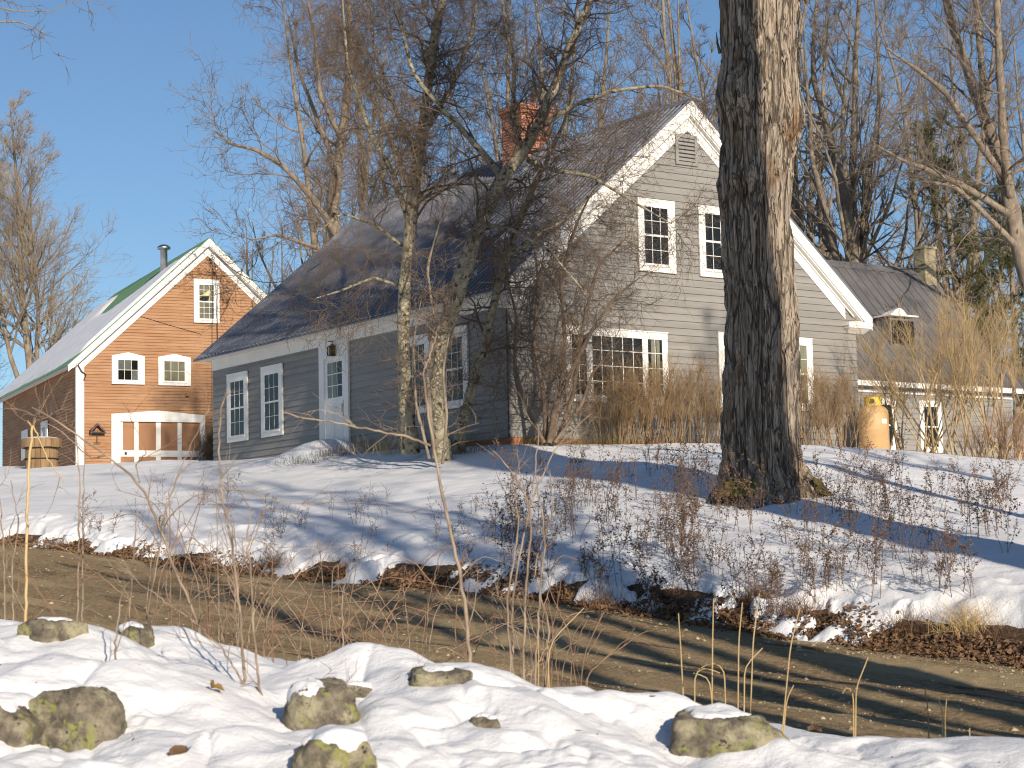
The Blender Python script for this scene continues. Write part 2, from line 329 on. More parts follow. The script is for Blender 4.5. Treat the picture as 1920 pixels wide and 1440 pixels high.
def snow_z(X, Y):
    z, dn, df = base(X, Y)
    fore = sstep(-3.2, -5.5, dn)                       # the snowy stone wall on the near side
    lawn = sstep(.6, 3, df)
    big = fb2(X * .9 + 3, Y * .9, 3)
    bump = fb2(X * 2.2, Y * 2.2 + 7, 4)
    fine = fb2(X * 6, Y * 6, 2)
    lump = np.maximum(0, fb2(X * 1.5 + 40, Y * 1.3 + 11, 3)) ** 1.2
    crease = np.clip(1 - np.abs(fb2(X * 1.6 + 21, Y * 1.1 + 4, 3)) * 5, 0, 1) ** 2; pit = np.clip(fb2(X * 4.5, Y * 4.5 + 3, 3), 0, 1)
    h = fore * (-.03 * crease - .08 * pit * np.clip(fb2(X * .8, Y * .8 + 50, 2) * 3, 0, 1) + big * .15 - .12 + bump * .045 + lump * .15 + fine * .013)
    h = h + lawn * (fb2(X * .35, Y * .35, 3) * .10 + bump * .018 + fine * .004) * sstep(400, 120, Y)
    # bank foot: ragged edge, bare patches
    rag = fb2(X * 1.1 + 9, Y * .9 + 30, 4) * .9 + fb2(X * 5, Y * 5, 3) * .25
    ef = sstep(.05, .9, df + rag * .55 + .25); en = sstep(-.1, -1.0, dn + rag * .5)
    onsnow = np.maximum(ef, en)
    bank = sstep(-.3, .5, df) * sstep(3.6, 1.6, df)
    patch = sstep(-.04, .20, fb2(X * .85 + 70, Y * .75 + 5, 3) + .30 * fb2(X * 5 + 7, Y * 5, 3)) * sstep(-.3, .2, df) * sstep(1.5, .6, df)
    lumpb = bank * (np.maximum(0, fb2(X * 1.6, Y * 1.6 + 77, 3)) * .20 + fine * .012)
    thick = -.10 + .19 * onsnow - .34 * patch
    h = h + lumpb * onsnow
    for bx, by, r, hh in BUMPS: h = h + hh * np.exp(-((X - bx) ** 2 + (Y - by) ** 2) / (r * r))
    return z + h + thick
def soil_z(X, Y):
    z, dn, df = base(X, Y); return z + fb2(X * 6, Y * 6, 3) * .025 - .03 - .12 * sstep(0, -.35, df) * sstep(-.2, .2, dn + .3)
def gz(x, y): return float(snow_z(np.array([x], float), np.array([y], float))[0])
def hit(u, v, d0=7., d1=70.):
    """where the sight line through a photo pixel meets the ground"""
    D = np.arange(d0, d1, .04); q = _f * FPX + CX * (u - 960) - CU * (v - 720); Q = q[None] * (D / q[1])[:, None]
    b = Q[:, 2] < snow_z(Q[:, 0], Q[:, 1]); i = int(np.argmax(b)) if b.any() else len(D) - 1
    return Q[i]
BUMPS += [(*P(*q_)[:2], rr_, hh_) for *q_, rr_, hh_ in ((120, 1290, 11.9, .35, .14), (640, 1290, 12.1, .35, .07), (720, 1250, 12.3, .30, .10), (860, 1290, 12.0, .42, .14), (1290, 1330, 11.6, .28, .12), (1480, 1340, 11.6, .25, .06), (1000, 1360, 11.0, .4, .08), (330, 1200, 12.8, .5, .08))]
BUMPS += [(*P(585, 850, 51.0)[:2], .9, .32), (*P(640, 850, 50.3)[:2], .8, .25)]

def build_ground():
    A = np.unique(np.concatenate([np.linspace(-.31, .31, 760), np.linspace(-3.5, -.31, 60), np.linspace(.31, 3.5, 60)]))
    Y = np.concatenate([np.linspace(-80, 3, 40), np.linspace(3, 8.5, 40)[1:], np.linspace(8.5, 15.5, 330)[1:], np.linspace(15.5, 21, 60)[1:], np.linspace(21, 42, 420)[1:], np.linspace(42, 72, 200)[1:], 72 + np.geomspace(.3, 1100, 60)])
    a, y = np.meshgrid(A, Y); x = a * _gg(y); z = snow_z(x, y)
    z = np.where((y > 44), z, z)
    V = np.stack([x, y, z], -1).reshape(-1, 3); n = len(A); i = np.arange(len(Y) - 1)[:, None] * n + np.arange(n - 1)[None]
    F = np.stack([i, i + 1, i + n + 1, i + n], -1).reshape(-1, 4)
    o = meshnp('snowy_ground', V, F, MT['snow'], smooth=True); tag(o, 'sunlit snow covering the lawn, the bank and the stone wall', 'ground', kind='structure')
    def strip(name, m, fz, f0, f1, nY, A0=-.45, A1=.45, nA=700, lab=None):
        A = np.linspace(A0, A1, nA); D, Z = knots(A / 1.0); d0 = D[:, 6] + f0; d1 = D[:, 7] + f1
        T = np.linspace(0, 1, nY)[:, None]; y = d0[None] * (1 - T) + d1[None] * T; x = A[None] * (_gg(y) - .6); z = fz(x, y)
        V = np.stack([x, y, z], -1).reshape(-1, 3); i = np.arange(nY - 1)[:, None] * nA + np.arange(nA - 1)[None]
        F = np.stack([i, i + 1, i + nA + 1, i + nA], -1).reshape(-1, 4)
        return tag(meshnp(name, V, F, m, smooth=True), lab, name.split('_')[0], kind='structure')
    strip('soil', MT['soil'], soil_z, -1.6, 4.2, 260, lab='brown leafy soil showing at the foot of the snow bank')
    def rz(x, y):
        z, dn, df = base(x, y); rut = -.06 * (np.exp(-((dn - 2.2) / .5) ** 2) + np.exp(-((dn - 4.9) / .55) ** 2))
        return z - .012 + fb2(x * 3, y * 3, 4) * .022 + rut - sstep(.0, .5, df) * .25 - sstep(0, -.8, dn) * .06
    strip('road', MT['road'], rz, -.9, .45, 240, lab='brown gravel road climbing to the left past the bank')
    return rz
road_z = build_ground()

# ---------------------------------------------------------------- house frame
YAW = math.radians(34.9); DG = np.array([math.cos(YAW), math.sin(YAW), 0]); DL = np.array([-math.sin(YAW), math.cos(YAW), 0])
O = P(955, 838, 44.7)
W, L, EZ, RZ_, SLOPE = 11.02, 14.95, 3.30, 8.67, .855
roofz = lambda x: RZ_ - abs(x - W / 2) * SLOPE
GAB = lambda a, n, z: (a, -n, z)          # wall coordinates -> house: gable facing -y
LEF = lambda a, n, z: (-n, a, z)          # long wall facing -x

def proud(fn, off): return lambda a, n, z: fn(a, n + off if n > -.0005 else n, z)
GW, LW_ = proud(GAB, .031), proud(LEF, .031)
GBW, LBW = proud(GAB, .046), proud(LEF, .042)
def siding(fn, a0, a1, z0, ztop, expo, limit=None, seed=0, rough=0, board=99):
    """lapped boards: each course a tilted face with its own butt edge; limit(z)->(a0,a1)"""
    rr = random.Random(seed); m = MB(); z = z0
    while z < ztop - 1e-3:
        z1 = min(z + expo, ztop); l0, r0 = limit(z) if limit else (a0, a1); l1, r1 = limit(z1) if limit else (a0, a1)
        l0, r0, l1, r1 = max(l0, a0), min(r0, a1), max(l1, a0), min(r1, a1)
        if r0 - l0 < .02: break
        cuts = [0.0]; wid = r0 - l0; t = rr.uniform(.3, 1) * board
        while t < wid: cuts.append(t / wid); t += rr.uniform(.35, 1.) * board
        cuts.append(1.0)
        for c0, c1 in zip(cuts[:-1], cuts[1:]):
            j0 = rr.gauss(0, rough * .3); j1 = j0 + rr.gauss(0, rough * .45); o = (.026 if rough > .005 else .031) + abs(rr.gauss(0, rough * .5)); g = .002 if len(cuts) > 2 else 0
            A0, A1 = l0 + c0 * wid + g, l0 + c1 * wid - g; B0, B1 = l1 + c0 * (r1 - l1) + g, l1 + c1 * (r1 - l1) - g
            m.quad((A0, o, z + j0), (A1, o, z + j1), (B1, .003, z1 + .01), (B0, .003, z1 + .01))
            m.quad((A0, 0, z + j0 + .001), (A1, 0, z + j1 + .001), (A1, o, z + j1), (A0, o, z + j0))
        z = z1
    m.v = [fn(*p) for p in m.v]
    return m

def window(parent, fn, a0, a1, z0, z1, g, cols=3, rows=2, double=True, head=0., casing=None, mt='white', back='glass_back', curtain=None, glasslab=None, peak=0, sill=True, label=None):
    """casing a0..a1,z0..z1 ; g = glass area (a0,a1,z0,z1)"""
    T = .045; ga0, ga1, gz0, gz1 = g
    c = MB()
    c.box(a0, ga0, 0, T, z0, z1).box(ga1, a1, 0, T, z0, z1).box(ga0, ga1, 0, T - .002, z0, gz0)
    if peak: c.prism([(ga0, gz1), (ga1, gz1), (ga1, z1), ((a0 + a1) / 2, z1 + peak), (ga0, z1)], 0, T - .002, 'y').prism([(ga1, z1), (a1, z1), ((a0 + a1) / 2, z1 + peak)], 0, T - .003, 'y').prism([(a0, z1), (ga0, z1), ((a0 + a1) / 2, z1 + peak)], 0, T - .003, 'y')
    else: c.box(ga0, ga1, 0, T - .002, gz1, z1); c.box(a0 - .01, a1 + .01, T - .02, T + .012, z1, z1 + .02)
    if sill: c.box(ga0 - .04, ga1 + .04, T - .01, T + .025, gz0 - .045, gz0 - .005)
    win = c.build('window', MT[mt], parent, fn=fn)
    if label: win['label'] = label
    MB().box(ga0, ga1, .002, .010, gz0, gz1).build('interior', MT[back], win, fn=fn)
    if curtain: curtain(win, fn, ga0, ga1, gz0, gz1)
    MB().box(ga0, ga1, .026, .029, gz0, gz1).build('pane', MT['glass'], win, fn=fn)
    s = MB(); f = .024; halves = [(gz0, (gz0 + gz1) / 2, .038), ((gz0 + gz1) / 2, gz1, .042)] if double else [(gz0, gz1, .040)]
    for (b0, b1, dep) in halves:
        s.box(ga0, ga0 + f, .03, dep, b0, b1).box(ga1 - f, ga1, .03, dep, b0, b1).box(ga0 + f, ga1 - f, .03, dep - .001, b0, b0 + f).box(ga0 + f, ga1 - f, .03, dep - .001, b1 - f, b1)
        for i in range(1, cols): x = ga0 + (ga1 - ga0) * i / cols; s.box(x - .007, x + .007, .03, dep - .003, b0 + f, b1 - f)
        for j in range(1, rows): z = b0 + (b1 - b0) * j / rows; s.box(ga0 + f, ga1 - f, .03, dep - .005, z - .007, z + .007)
    s.build('sash', MT[mt], win, fn=fn)
    return win
def drapes(win, fn, a0, a1, z0, z1, spans=((0, .3), (.72, 1)), m='sheer', ztop=1.0):
    for s0, s1 in spans:
        q = MB(); n = 14; xs = [a0 + (a1 - a0) * (s0 + (s1 - s0) * i / n) for i in range(n + 1)]
        for i in range(n):
            y0, y1 = .013 + .005 * (i % 2), .013 + .005 * ((i + 1) % 2)
            q.quad((xs[i], y0, z0 + .02), (xs[i + 1], y1, z0 + .02), (xs[i + 1], y1, z0 + (z1 - z0) * ztop), (xs[i], y0, z0 + (z1 - z0) * ztop))
        q.build('curtain', MT[m], win, fn=fn)

def corrugated(x0, z0, x1, z1, y0, y1, period, amp, thick=.03, step=4, sharp=False, rw=.028):
    """metal roof sheet from (x0,z0) eave to (x1,z1) ridge, ribs running down the slope"""
    d = np.array([x1 - x0, z1 - z0]); ln = np.hypot(*d); nx, nz = -d[1] / ln, d[0] / ln
    if nz < 0: nx, nz = -nx, -nz
    if sharp:
        ys = []; hs = []; y = y0
        while y < y1: ys += [y, y + rw * .2, y + rw * .8, y + rw]; hs += [0, amp, amp, 0]; y += period
        ys.append(y1); hs.append(0); ys = np.array(ys); hs = np.array(hs)
    else:
        n = int((y1 - y0) / period * step * 2); ys = np.linspace(y0, y1, n + 1); hs = amp * np.maximum(0, np.cos(ys / period * 2 * np.pi)) ** .8
    m = 10; V = []
    for t in np.linspace(0, 1, m):
        for y, h in zip(ys, hs): V.append((x0 + (x1 - x0) * t + nx * h, y, z0 + (z1 - z0) * t + nz * h))
    k = len(ys); F = [(j * k + i, j * k + i + 1, (j + 1) * k + i + 1, (j + 1) * k + i) for j in range(m - 1) for i in range(k - 1)]
    b = MB(); b.add(V, F); b.prism([(x0, z0 - .003), (x1, z1 - .003), (x1, z1 - .003 - thick), (x0, z0 - .003 - thick)], y0, y1)
    return b

def build_house():
    H = empty('farmhouse', tuple(O), YAW, label='grey clapboard farmhouse with steep dark metal roof and white trim', cat='house')
    # walls -------------------------------------------------
    gl = lambda z: ((0, W) if z < EZ else ((W / 2) - (RZ_ - .42 - z) / SLOPE, (W / 2) + (RZ_ - .42 - z) / SLOPE))
    m = siding(GAB, 0, W, .22, 8.25, .1735, gl, 1, .0012); m.build('wall', MT['siding'], H)
    m = siding(LEF, 0, L, .22, 3.42, .1735, None, 2, .0012); m.build('wall', MT['siding'], H)
    c = MB()
    c.prism([(.02, -.6), (W - .02, -.6), (W - .02, EZ), (W / 2, RZ_ - .25), (.02, EZ)], -.001 + .002, L); c.build('wall_core', MT['siding'], H)
    m = siding(lambda a, n, z: (W + n, a, z), 0, L, .22, 3.3, .1735, None, 3, .001); m.build('wall', MT['siding'], H)
    f = MB(); f.box(-.022, W + .022, -.024, .1, -.7, .215).box(-.014, .1, .1, L, -.7, .215); f.build('foundation', MT['brick_f'], H)
    # roof ----------------------------------------------------
    y0, y1 = -.25, L + .3; ex = .50; ze = roofz(-ex); R = corrugated(-ex, ze, W / 2, RZ_, y0, y1, .225, .030, sharp=True, rw=.062)
    R2 = corrugated(W + ex - .07, roofz(W + ex - .07), W / 2, RZ_ + .001, y0, y1, .225, .030, sharp=True, rw=.062); R.add(R2.v, R2.f); roof = R.build('roof', MT['roof'], H)
    rc = MB(); rc.prism([(W / 2 - .16, RZ_ - .16 * SLOPE + .03), (W / 2, RZ_ + .035), (W / 2 + .16, RZ_ - .16 * SLOPE + .03), (W / 2 + .16, RZ_ - .16 * SLOPE + .022), (W / 2, RZ_ + .024), (W / 2 - .16, RZ_ - .16 * SLOPE + .022)], y0 - .01, y1 + .01); rc.build('ridge_cap', MT['roof'], roof)
    # rake trim: fascia, soffit and frieze on both slopes --------
    for sgn in (-1, 1):
        X = lambda d: W / 2 + sgn * d
        d0, d1 = 0.0, W / 2 + ex - (.1 if sgn > 0 else .06)
        def band(t0, t1, ya, yb, dd0=0., dd1=None, name='rake_board'):
            dd1 = d1 if dd1 is None else dd1; b = MB()
            zt = lambda d, o: RZ_ - d * SLOPE - o
            b.prism([(X(dd0), zt(dd0, t0)), (X(dd1), zt(dd1, t0)), (X(dd1), zt(dd1, t1)), (X(dd0), zt(dd0, t1))], ya, yb); return b.build(name, MT['white'], H)
        band(.035, .14, -.24, -.20); band(.14, .36, -.225, -.19)
        band(.34, .40, -.19, -.002, dd1=W / 2 + .1, name='soffit'); band(.40, .75, -.045, -.0005, dd1=W / 2 - .38, name='rake_frieze')
        band(.40, .46, -.085, -.046, dd1=W / 2 - .1, name='bed_moulding')
    # cornice returns ---------------------------------------------
    for x0, x1 in ((W - .46, W + .40), (-.42, .45)):
        b = MB(); xx = sorted((x0, x1))
        b.box(xx[0], xx[1], -.25, -.002, 3.36, 3.44).box(xx[0] + .03, xx[1] - .03, -.235, -.003, 3.30, 3.358)
        b.add([(xx[0] + .04, -.22, 3.299), (xx[1] - .04, -.22, 3.299), (xx[1] - .16, -.05, 3.17), (xx[0] + .12, -.05, 3.17), (xx[0] + .04, -.003, 3.299), (xx[1] - .04, -.003, 3.299), (xx[1] - .16, -.003, 3.17), (xx[0] + .12, -.003, 3.17)],
              [(0, 1, 2, 3), (4, 0, 3, 7), (1, 5, 6, 2), (3, 2, 6, 7)])
        b.prism([(xx[0] + .0, 3.441), (xx[1], 3.441), (xx[1], 3.45), ((xx[0] + xx[1]) / 2 + (.1 if x0 < 1 else -.1), 3.47)], -.25, -.003)
        b.build('cornice_return', MT['white'], H)
    # long eaves -----------------------------------------------------
    for s in (0, 1):
        q = (lambda a, n, z: (-n, a, z)) if s == 0 else (lambda a, n, z: (W + n, a, z))
        b = MB(); b.box(-.0, L, .001, .05, 3.22, 3.60); b.build('frieze', MT['white'], H, fn=lambda a, n, z: q(a, n - .0, z))
        b = MB(); b.box(-.19, L + .24, .05, .42, 3.585, 3.615); b.build('soffit', MT['white'], H, fn=q)
        b = MB(); zr = roofz(-.44) - .04; b.box(-.19, L + .24, .40, .44, 3.50, zr).box(-.19, L + .24, .05, .16, 3.50, 3.584); b.build('fascia', MT['white'], H, fn=q)
    # windows ------------------------------------------------------------
    dc = lambda w_, f_, a0, a1, z0, z1: drapes(w_, f_, a0, a1, z0, z1, ((0, .18), (.8, 1)), 'dkcurtain')
    window(H, GW, 3.86, 5.00, 4.31, 6.07, (4.02, 4.80, 4.49, 5.91), curtain=dc)
    window(H, GW, 5.76, 6.90, 4.31, 6.07, (5.94, 6.72, 4.49, 5.91), curtain=dc)
    window(H, GW, 6.27, 7.41, 1.10, 2.95, (6.45, 7.23, 1.28, 2.79), curtain=dc)
    window(H, GW, 8.27, 9.41, 1.10, 2.95, (8.45, 9.23, 1.28, 2.79), curtain=lambda w_, f_, a0, a1, z0, z1: drapes(w_, f_, a0, a1, z0, z1, ((.0, .3), (.6, 1)), 'sheer'))
    for a0, a1, z1 in ((12.71, 13.96, 2.99), (10.65, 11.88, 2.99), (3.2, 4.45, 2.95), (1.54, 2.66, 2.95)):
        window(H, LW_, a0, a1, 1.06, z1, (a0 + .19, a1 - .19, 1.22, z1 - .2), curtain=dc)
    # picture window
    a0, a1, z0, z1 = 1.61, 4.65, 1.10, 2.83; T = .05
    c = MB(); c.box(a0, a0 + .13, 0, T, z0, z1).box(a1 - .13, a1, 0, T, z0, z1).box(a0 + .13, a1 - .13, 0, T - .002, z1 - .13, z1).box(a0 + .13, a1 - .13, 0, T - .002, z0, z0 + .13)
    c.box(2.24, 2.34, 0, T - .001, z0 + .13, z1 - .13).box(3.91, 4.01, 0, T - .001, z0 + .13, z1 - .13).box(a0 - .02, a1 + .02, T - .02, T + .02, z1, z1 + .025).box(a0 - .03, a1 + .03, T - .02, T + .035, z0 + .08, z0 + .12)
    pw = c.build('picture_window', MT['white'], H, fn=GW); pw['label'] = 'wide small-paned picture window with narrow side lights'
    MB().box(a0 + .13, a1 - .13, .002, .010, z0 + .13, z1 - .13).build('interior', MT['glass_back'], pw, fn=GW)
    drapes(pw, GW, 4.01, 4.52, z0 + .13, z1 - .13, ((.30, .5), (.62, .82)), 'sheer')
    MB().box(a0 + .13, a1 - .13, .026, .029, z0 + .13, z1 - .13).build('pane', MT['glass'], pw, fn=GW)
    for (x0, x1, n) in ((1.74, 2.24, 2), (2.34, 3.91, 5), (4.01, 4.52, 2)):
        s = MB(); b0, b1 = z0 + .13, z1 - .13; f_ = .035
        s.box(x0, x0 + f_, .03, .042, b0, b1).box(x1 - f_, x1, .03, .042, b0, b1).box(x0 + f_, x1 - f_, .03, .041, b0, b0 + f_).box(x0 + f_, x1 - f_, .03, .041, b1 - f_, b1)
        for i in range(1, n): x = x0 + (x1 - x0) * i / n; s.box(x - .009, x + .009, .03, .039, b0 + f_, b1 - f_)
        for j in range(1, 4): z = b0 + (b1 - b0) * j / 4; s.box(x0 + f_, x1 - f_, .03, .037, z - .009, z + .009)
        s.build('sash', MT['white'], pw, fn=GW)
    # gable vent
    v = MB(); v.box(5.10, 5.19, 0, .04, 7.04, 7.80).box(5.71, 5.80, 0, .04, 7.04, 7.80).box(5.19, 5.71, 0, .038, 7.04, 7.12).box(5.19, 5.71, 0, .038, 7.72, 7.80)
    vent = v.build('gable_vent', MT['siding'], H, fn=GW)
    MB().box(5.19, 5.71, .002, .008, 7.12, 7.72).build('opening', MT['dark'], vent, fn=GW)
    s = MB()
    for i in range(6):
        z = 7.15 + i * .098; s.add([(5.19, .035, z), (5.71, .035, z), (5.71, .012, z + .065), (5.19, .012, z + .065), (5.19, .03, z - .008), (5.71, .03, z - .008)], [(0, 1, 2, 3), (4, 5, 1, 0)])
    s.build('louvre', MT['siding'], vent, fn=GW)
    # front door with its surround ---------------------------------
    D0, D1 = 7.30, 8.32
    c = MB(); c.box(7.06, D0, 0, .06, .22, 3.3).box(D1, 8.58, 0, .06, .22, 3.3).box(D0, D1, 0, .058, 2.86, 3.3).box(7.0, 8.64, .0, .12, .12, .22); dsur = c.build('door_surround', MT['white'], H, fn=LW_)
    d = MB(); d.box(D0, D1, .004, .02, .22, 1.82).box(D0, D0 + .13, .004, .02, 1.82, 2.86).box(D1 - .13, D1, .004, .02, 1.82, 2.86).box(D0 + .13, D1 - .13, .004, .02, 2.74, 2.86)
    d.box(D0 + .10, D0 + .45, .02, .028, .42, 1.6).box(D0 + .55, D1 - .10, .02, .028, .42, 1.6)
    door = d.build('door', MT['white'], H, fn=LW_)
    MB().box(D0 + .13, D1 - .13, .002, .006, 1.82, 2.74).build('interior', MT['glass_back'], door, fn=LW_)
    drapes(door, lambda a, n, z: (-n - .027, a, z), D0 + .13, D1 - .13, 1.82, 2.74, ((.45, .98),), 'sheer')
    MB().box(D0 + .13, D1 - .13, .016, .018, 1.82, 2.74).build('pane', MT['glass'], door, fn=LW_)
    s = MB()
    for i in (1, 2): x = D0 + .13 + (D1 - D0 - .26) * i / 3; s.box(x - .012, x + .012, .018, .026, 1.82, 2.74)
    for j in (1, 2): z = 1.82 + .92 * j / 3; s.box(D0 + .13, D1 - .13, .018, .024, z - .012, z + .012)
    s.build('muntin', MT['white'], door, fn=LW_)
    MB().tube([(D0 + .06, .02, 1.62), (D0 + .06, .07, 1.62), (D0 + .06, .07, 1.40), (D0 + .06, .02, 1.40)], .012, 6).box(D0 + .035, D0 + .085, .02, .027, 1.30, 1.72).build('handle', MT['dark'], door, fn=LW_)
    MB().box(D0 + .1, D1 - .1, .02, .05, .25, .29).build('kick_strip', MT['dark'], door, fn=LW_)
    # chimney
    ch = MB(); cx0, cx1, cy0, cy1 = W / 2 - .98, W / 2 + .02, 5.65, 6.55
    ch.box(cx0, cx1, cy0, cy1, 7.4, 9.46).box(cx0 - .035, cx1 + .035, cy0 - .035, cy1 + .035, 9.46, 9.56).box(cx0 - .07, cx1 + .07, cy0 - .07, cy1 + .07, 9.56, 9.72)
    chim = ch.build('chimney', MT['brick'], H)
    MB().lathe([(.11, 0), (.11, .35), (.125, .35), (.125, .38), (.0, .38)], (W / 2 - .3, 6.0, 9.72), 14).build('flue_pipe', MT['galv'], chim, True)
    fl = MB()
    for yy in (cy0 - .012, cy1 + .002): fl.prism([(cx0 - .02, roofz(cx0) + .02), (cx1, roofz(cx1) + .02), (cx1, roofz(cx1) + .22), (cx0 - .02, roofz(cx0) + .24)], yy, yy + .01)
    fl.box(cx0 - .012, cx0 - .002, cy0 - .012, cy1 + .012, roofz(cx0) - .1, roofz(cx0) + .28); fl.build('flashing', MT['galv'], chim)
    return H
house = build_house()
def HL(x, y, z=0): return O + DG * x + DL * y + np.array([0, 0, z])

# lantern / greenery above the door
def wreath():
    c = HL(-.14, 7.75, 3.13); t = empty('wall_lantern', tuple(c), YAW, label='small dark greenish lantern hanging above the farmhouse door', cat='lantern')
    MB().box(-.12, .02, -.03, .03, .13, .15).tube([(-.0, 0, .13), (-.0, 0, .02)], .008, 5).build('bracket', MT['dark'], t)
    b = MB(); b.box(-.10, .10, -.10, .10, -.24, -.22).add([(-.11, -.11, 0), (.11, -.11, 0), (.11, .11, 0), (-.11, .11, 0), (0, 0, .08)], [(0, 1, 4), (1, 2, 4), (2, 3, 4), (3, 0, 4), (3, 2, 1, 0)])
    for x in (-.095, .095):
        for y in (-.095, .095): b.box(x - .012, x + .012, y - .012, y + .012, -.22, -.001)
    b.build('frame', MT['dark'], t); MB().box(-.075, .075, -.075, .075, -.21, -.01).build('glass', MT['evergreen'], t)
wreath()

# ---------------------------------------------------------------- rear wing
def build_wing():
    SB = 9.0; x0, x1 = 11.06, 27.27; yw = SB; Wd = 7.4; ez = 3.02; rz = 7.78; yr = SB + 3.6; sl = (rz - 3.25) / (yr - (SB - .35))
    H = empty('rear_wing', tuple(O), YAW, label='lower grey wing behind the farmhouse, with tan shrubs before it', cat='house wing')
    F = lambda a, n, z: (a, yw - n, z)
    siding(F, x0, x1, .45, ez, .175, None, 5, .001).build('wall', MT['siding'], H)
    zr = lambda y: rz - abs(y - yr) * sl
    rlim = lambda z: (SB, 2 * yr - SB) if z < ez else (yr - (rz - .2 - z) / sl, yr + (rz - .2 - z) / sl)
    siding(lambda a, n, z: (x1 + n, a, z), SB, 2 * yr - SB, .45, 7.4, .175, rlim, 6, .001).build('wall', MT['siding'], H)
    c = MB(); c.prism([(SB + .01, 0), (2 * yr - SB, 0), (2 * yr - SB, ez), (yr, rz - .2), (SB + .01, ez)], x0, x1 - .004, 'x'); c.build('wall_core', MT['siding'], H)
    # roof: ribs run down the slope, ridge along x
    def slope(ya, za, yb, zb):
        m = corrugated(ya, za, yb, zb, x0, x1 + .2, .41, .028, sharp=True); m.v = [(p[1], p[0], p[2]) for p in m.v]; return m
    a = slope(SB - .4, zr(SB - .4), yr, rz); b = slope(2 * yr - SB + .4, zr(SB - .4), yr, rz + .001); a.add(b.v, b.f); roof = a.build('roof', MT['roofw'], H)
    q = MB(); q.prism([(yr - .2, rz - .2 * sl + .05), (yr, rz + .06), (yr + .2, rz - .2 * sl + .05), (yr + .2, rz - .2 * sl + .03), (yr, rz + .03), (yr - .2, rz - .2 * sl + .03)], x0, x1 + .22, 'x'); q.build('ridge_cap', MT['roofw'], roof)
    zt = zr(SB - .4)
    b = MB(); b.box(x0, x1 + .2, SB - .40, SB - .37, zt - .20, zt - .03); b.build('fascia', MT['white'], H)
    b = MB(); b.box(x0, x1 + .2, SB - .369, SB - .003, zt - .2, zt - .17).box(x0, x1, SB - .05, SB - .002, ez - .22, zt - .201); b.build('frieze', MT['siding'], H)
    MB().box(x0, x1, SB - .075, SB - .051, ez - .20, ez - .10).build('trim_band', MT['white'], H)
    # porch roof carrying on to the right
    p = MB(); p.prism([(SB - .5, zt - .12), (SB - .5, zt - .02), (SB + 3, zt + .9), (SB + 3, zt + .8)], x1 + .21, x1 + 5, 'x'); p.build('porch_roof', MT['roofw'], H)
    MB().box(x1 + .21, x1 + 5, SB - .53, SB - .501, zt - .2, zt - .03).build('porch_fascia', MT['white'], H)
    MB().box(x1 + 4.6, x1 + 4.75, SB - .4, SB - .25, .4, zt - .2).build('porch_post', MT['white'], H)
    for w0, w1 in ((22.72, 23.74), (20.58, 21.60)):
        window(H, proud(F, .031), w0, w1, .92, 2.62, (w0 + .17, w1 - .17, 1.08, 2.46), cols=1, rows=1, mt='oldwhite')
    # skylight-like dormer with snow on its cap
    dx0, dx1 = 22.35, 23.5; yf = SB + .75; zb = zr(yf)
    d = MB(); d.prism([(yf, zb), (yf, zb + .95), (yf + 1.1, zb + 1.1), (yf + 1.1, zr(yf + 1.1) - .05)], dx0, dx1, 'x'); dm = d.build('dormer', MT['roofw'], H)
    MB().box(dx0 + .06, dx1 - .06, yf - .02, yf - .004, zb + .08, zb + .88).build('dormer_window', MT['glass_back'], dm)
    MB().box(dx0 - .08, dx1 + .08, yf - .12, yf + 1.15, zb + 1.02, zb + 1.07).build('dormer_cap', MT['oldwhite'], dm)
    sn = MB(); sn.add([(dx0 + .0 + (dx1 - dx0) * .62 * i / 8, yf - .1 + .5 * j, zb + 1.07 + .22 * math.sin(math.pi * i / 8) * (1 - .3 * j)) for j in (0, 1) for i in range(9)], [(i, i + 1, i + 10, i + 9) for i in range(8)] + [(8, 7, 6, 5, 4, 3, 2, 1, 0)])
    sn.build('snow_cap', MT['roofsnow'], dm)
    c = MB(); cx = 27.2; cy = yr - .25; c.box(cx - .56, cx, cy - .25, cy + .25, 6.6, 8.52).box(cx - .60, cx + .04, cy - .29, cy + .29, 8.52, 8.60)
    c.build('chimney', MT['concrete'], H)
build_wing()

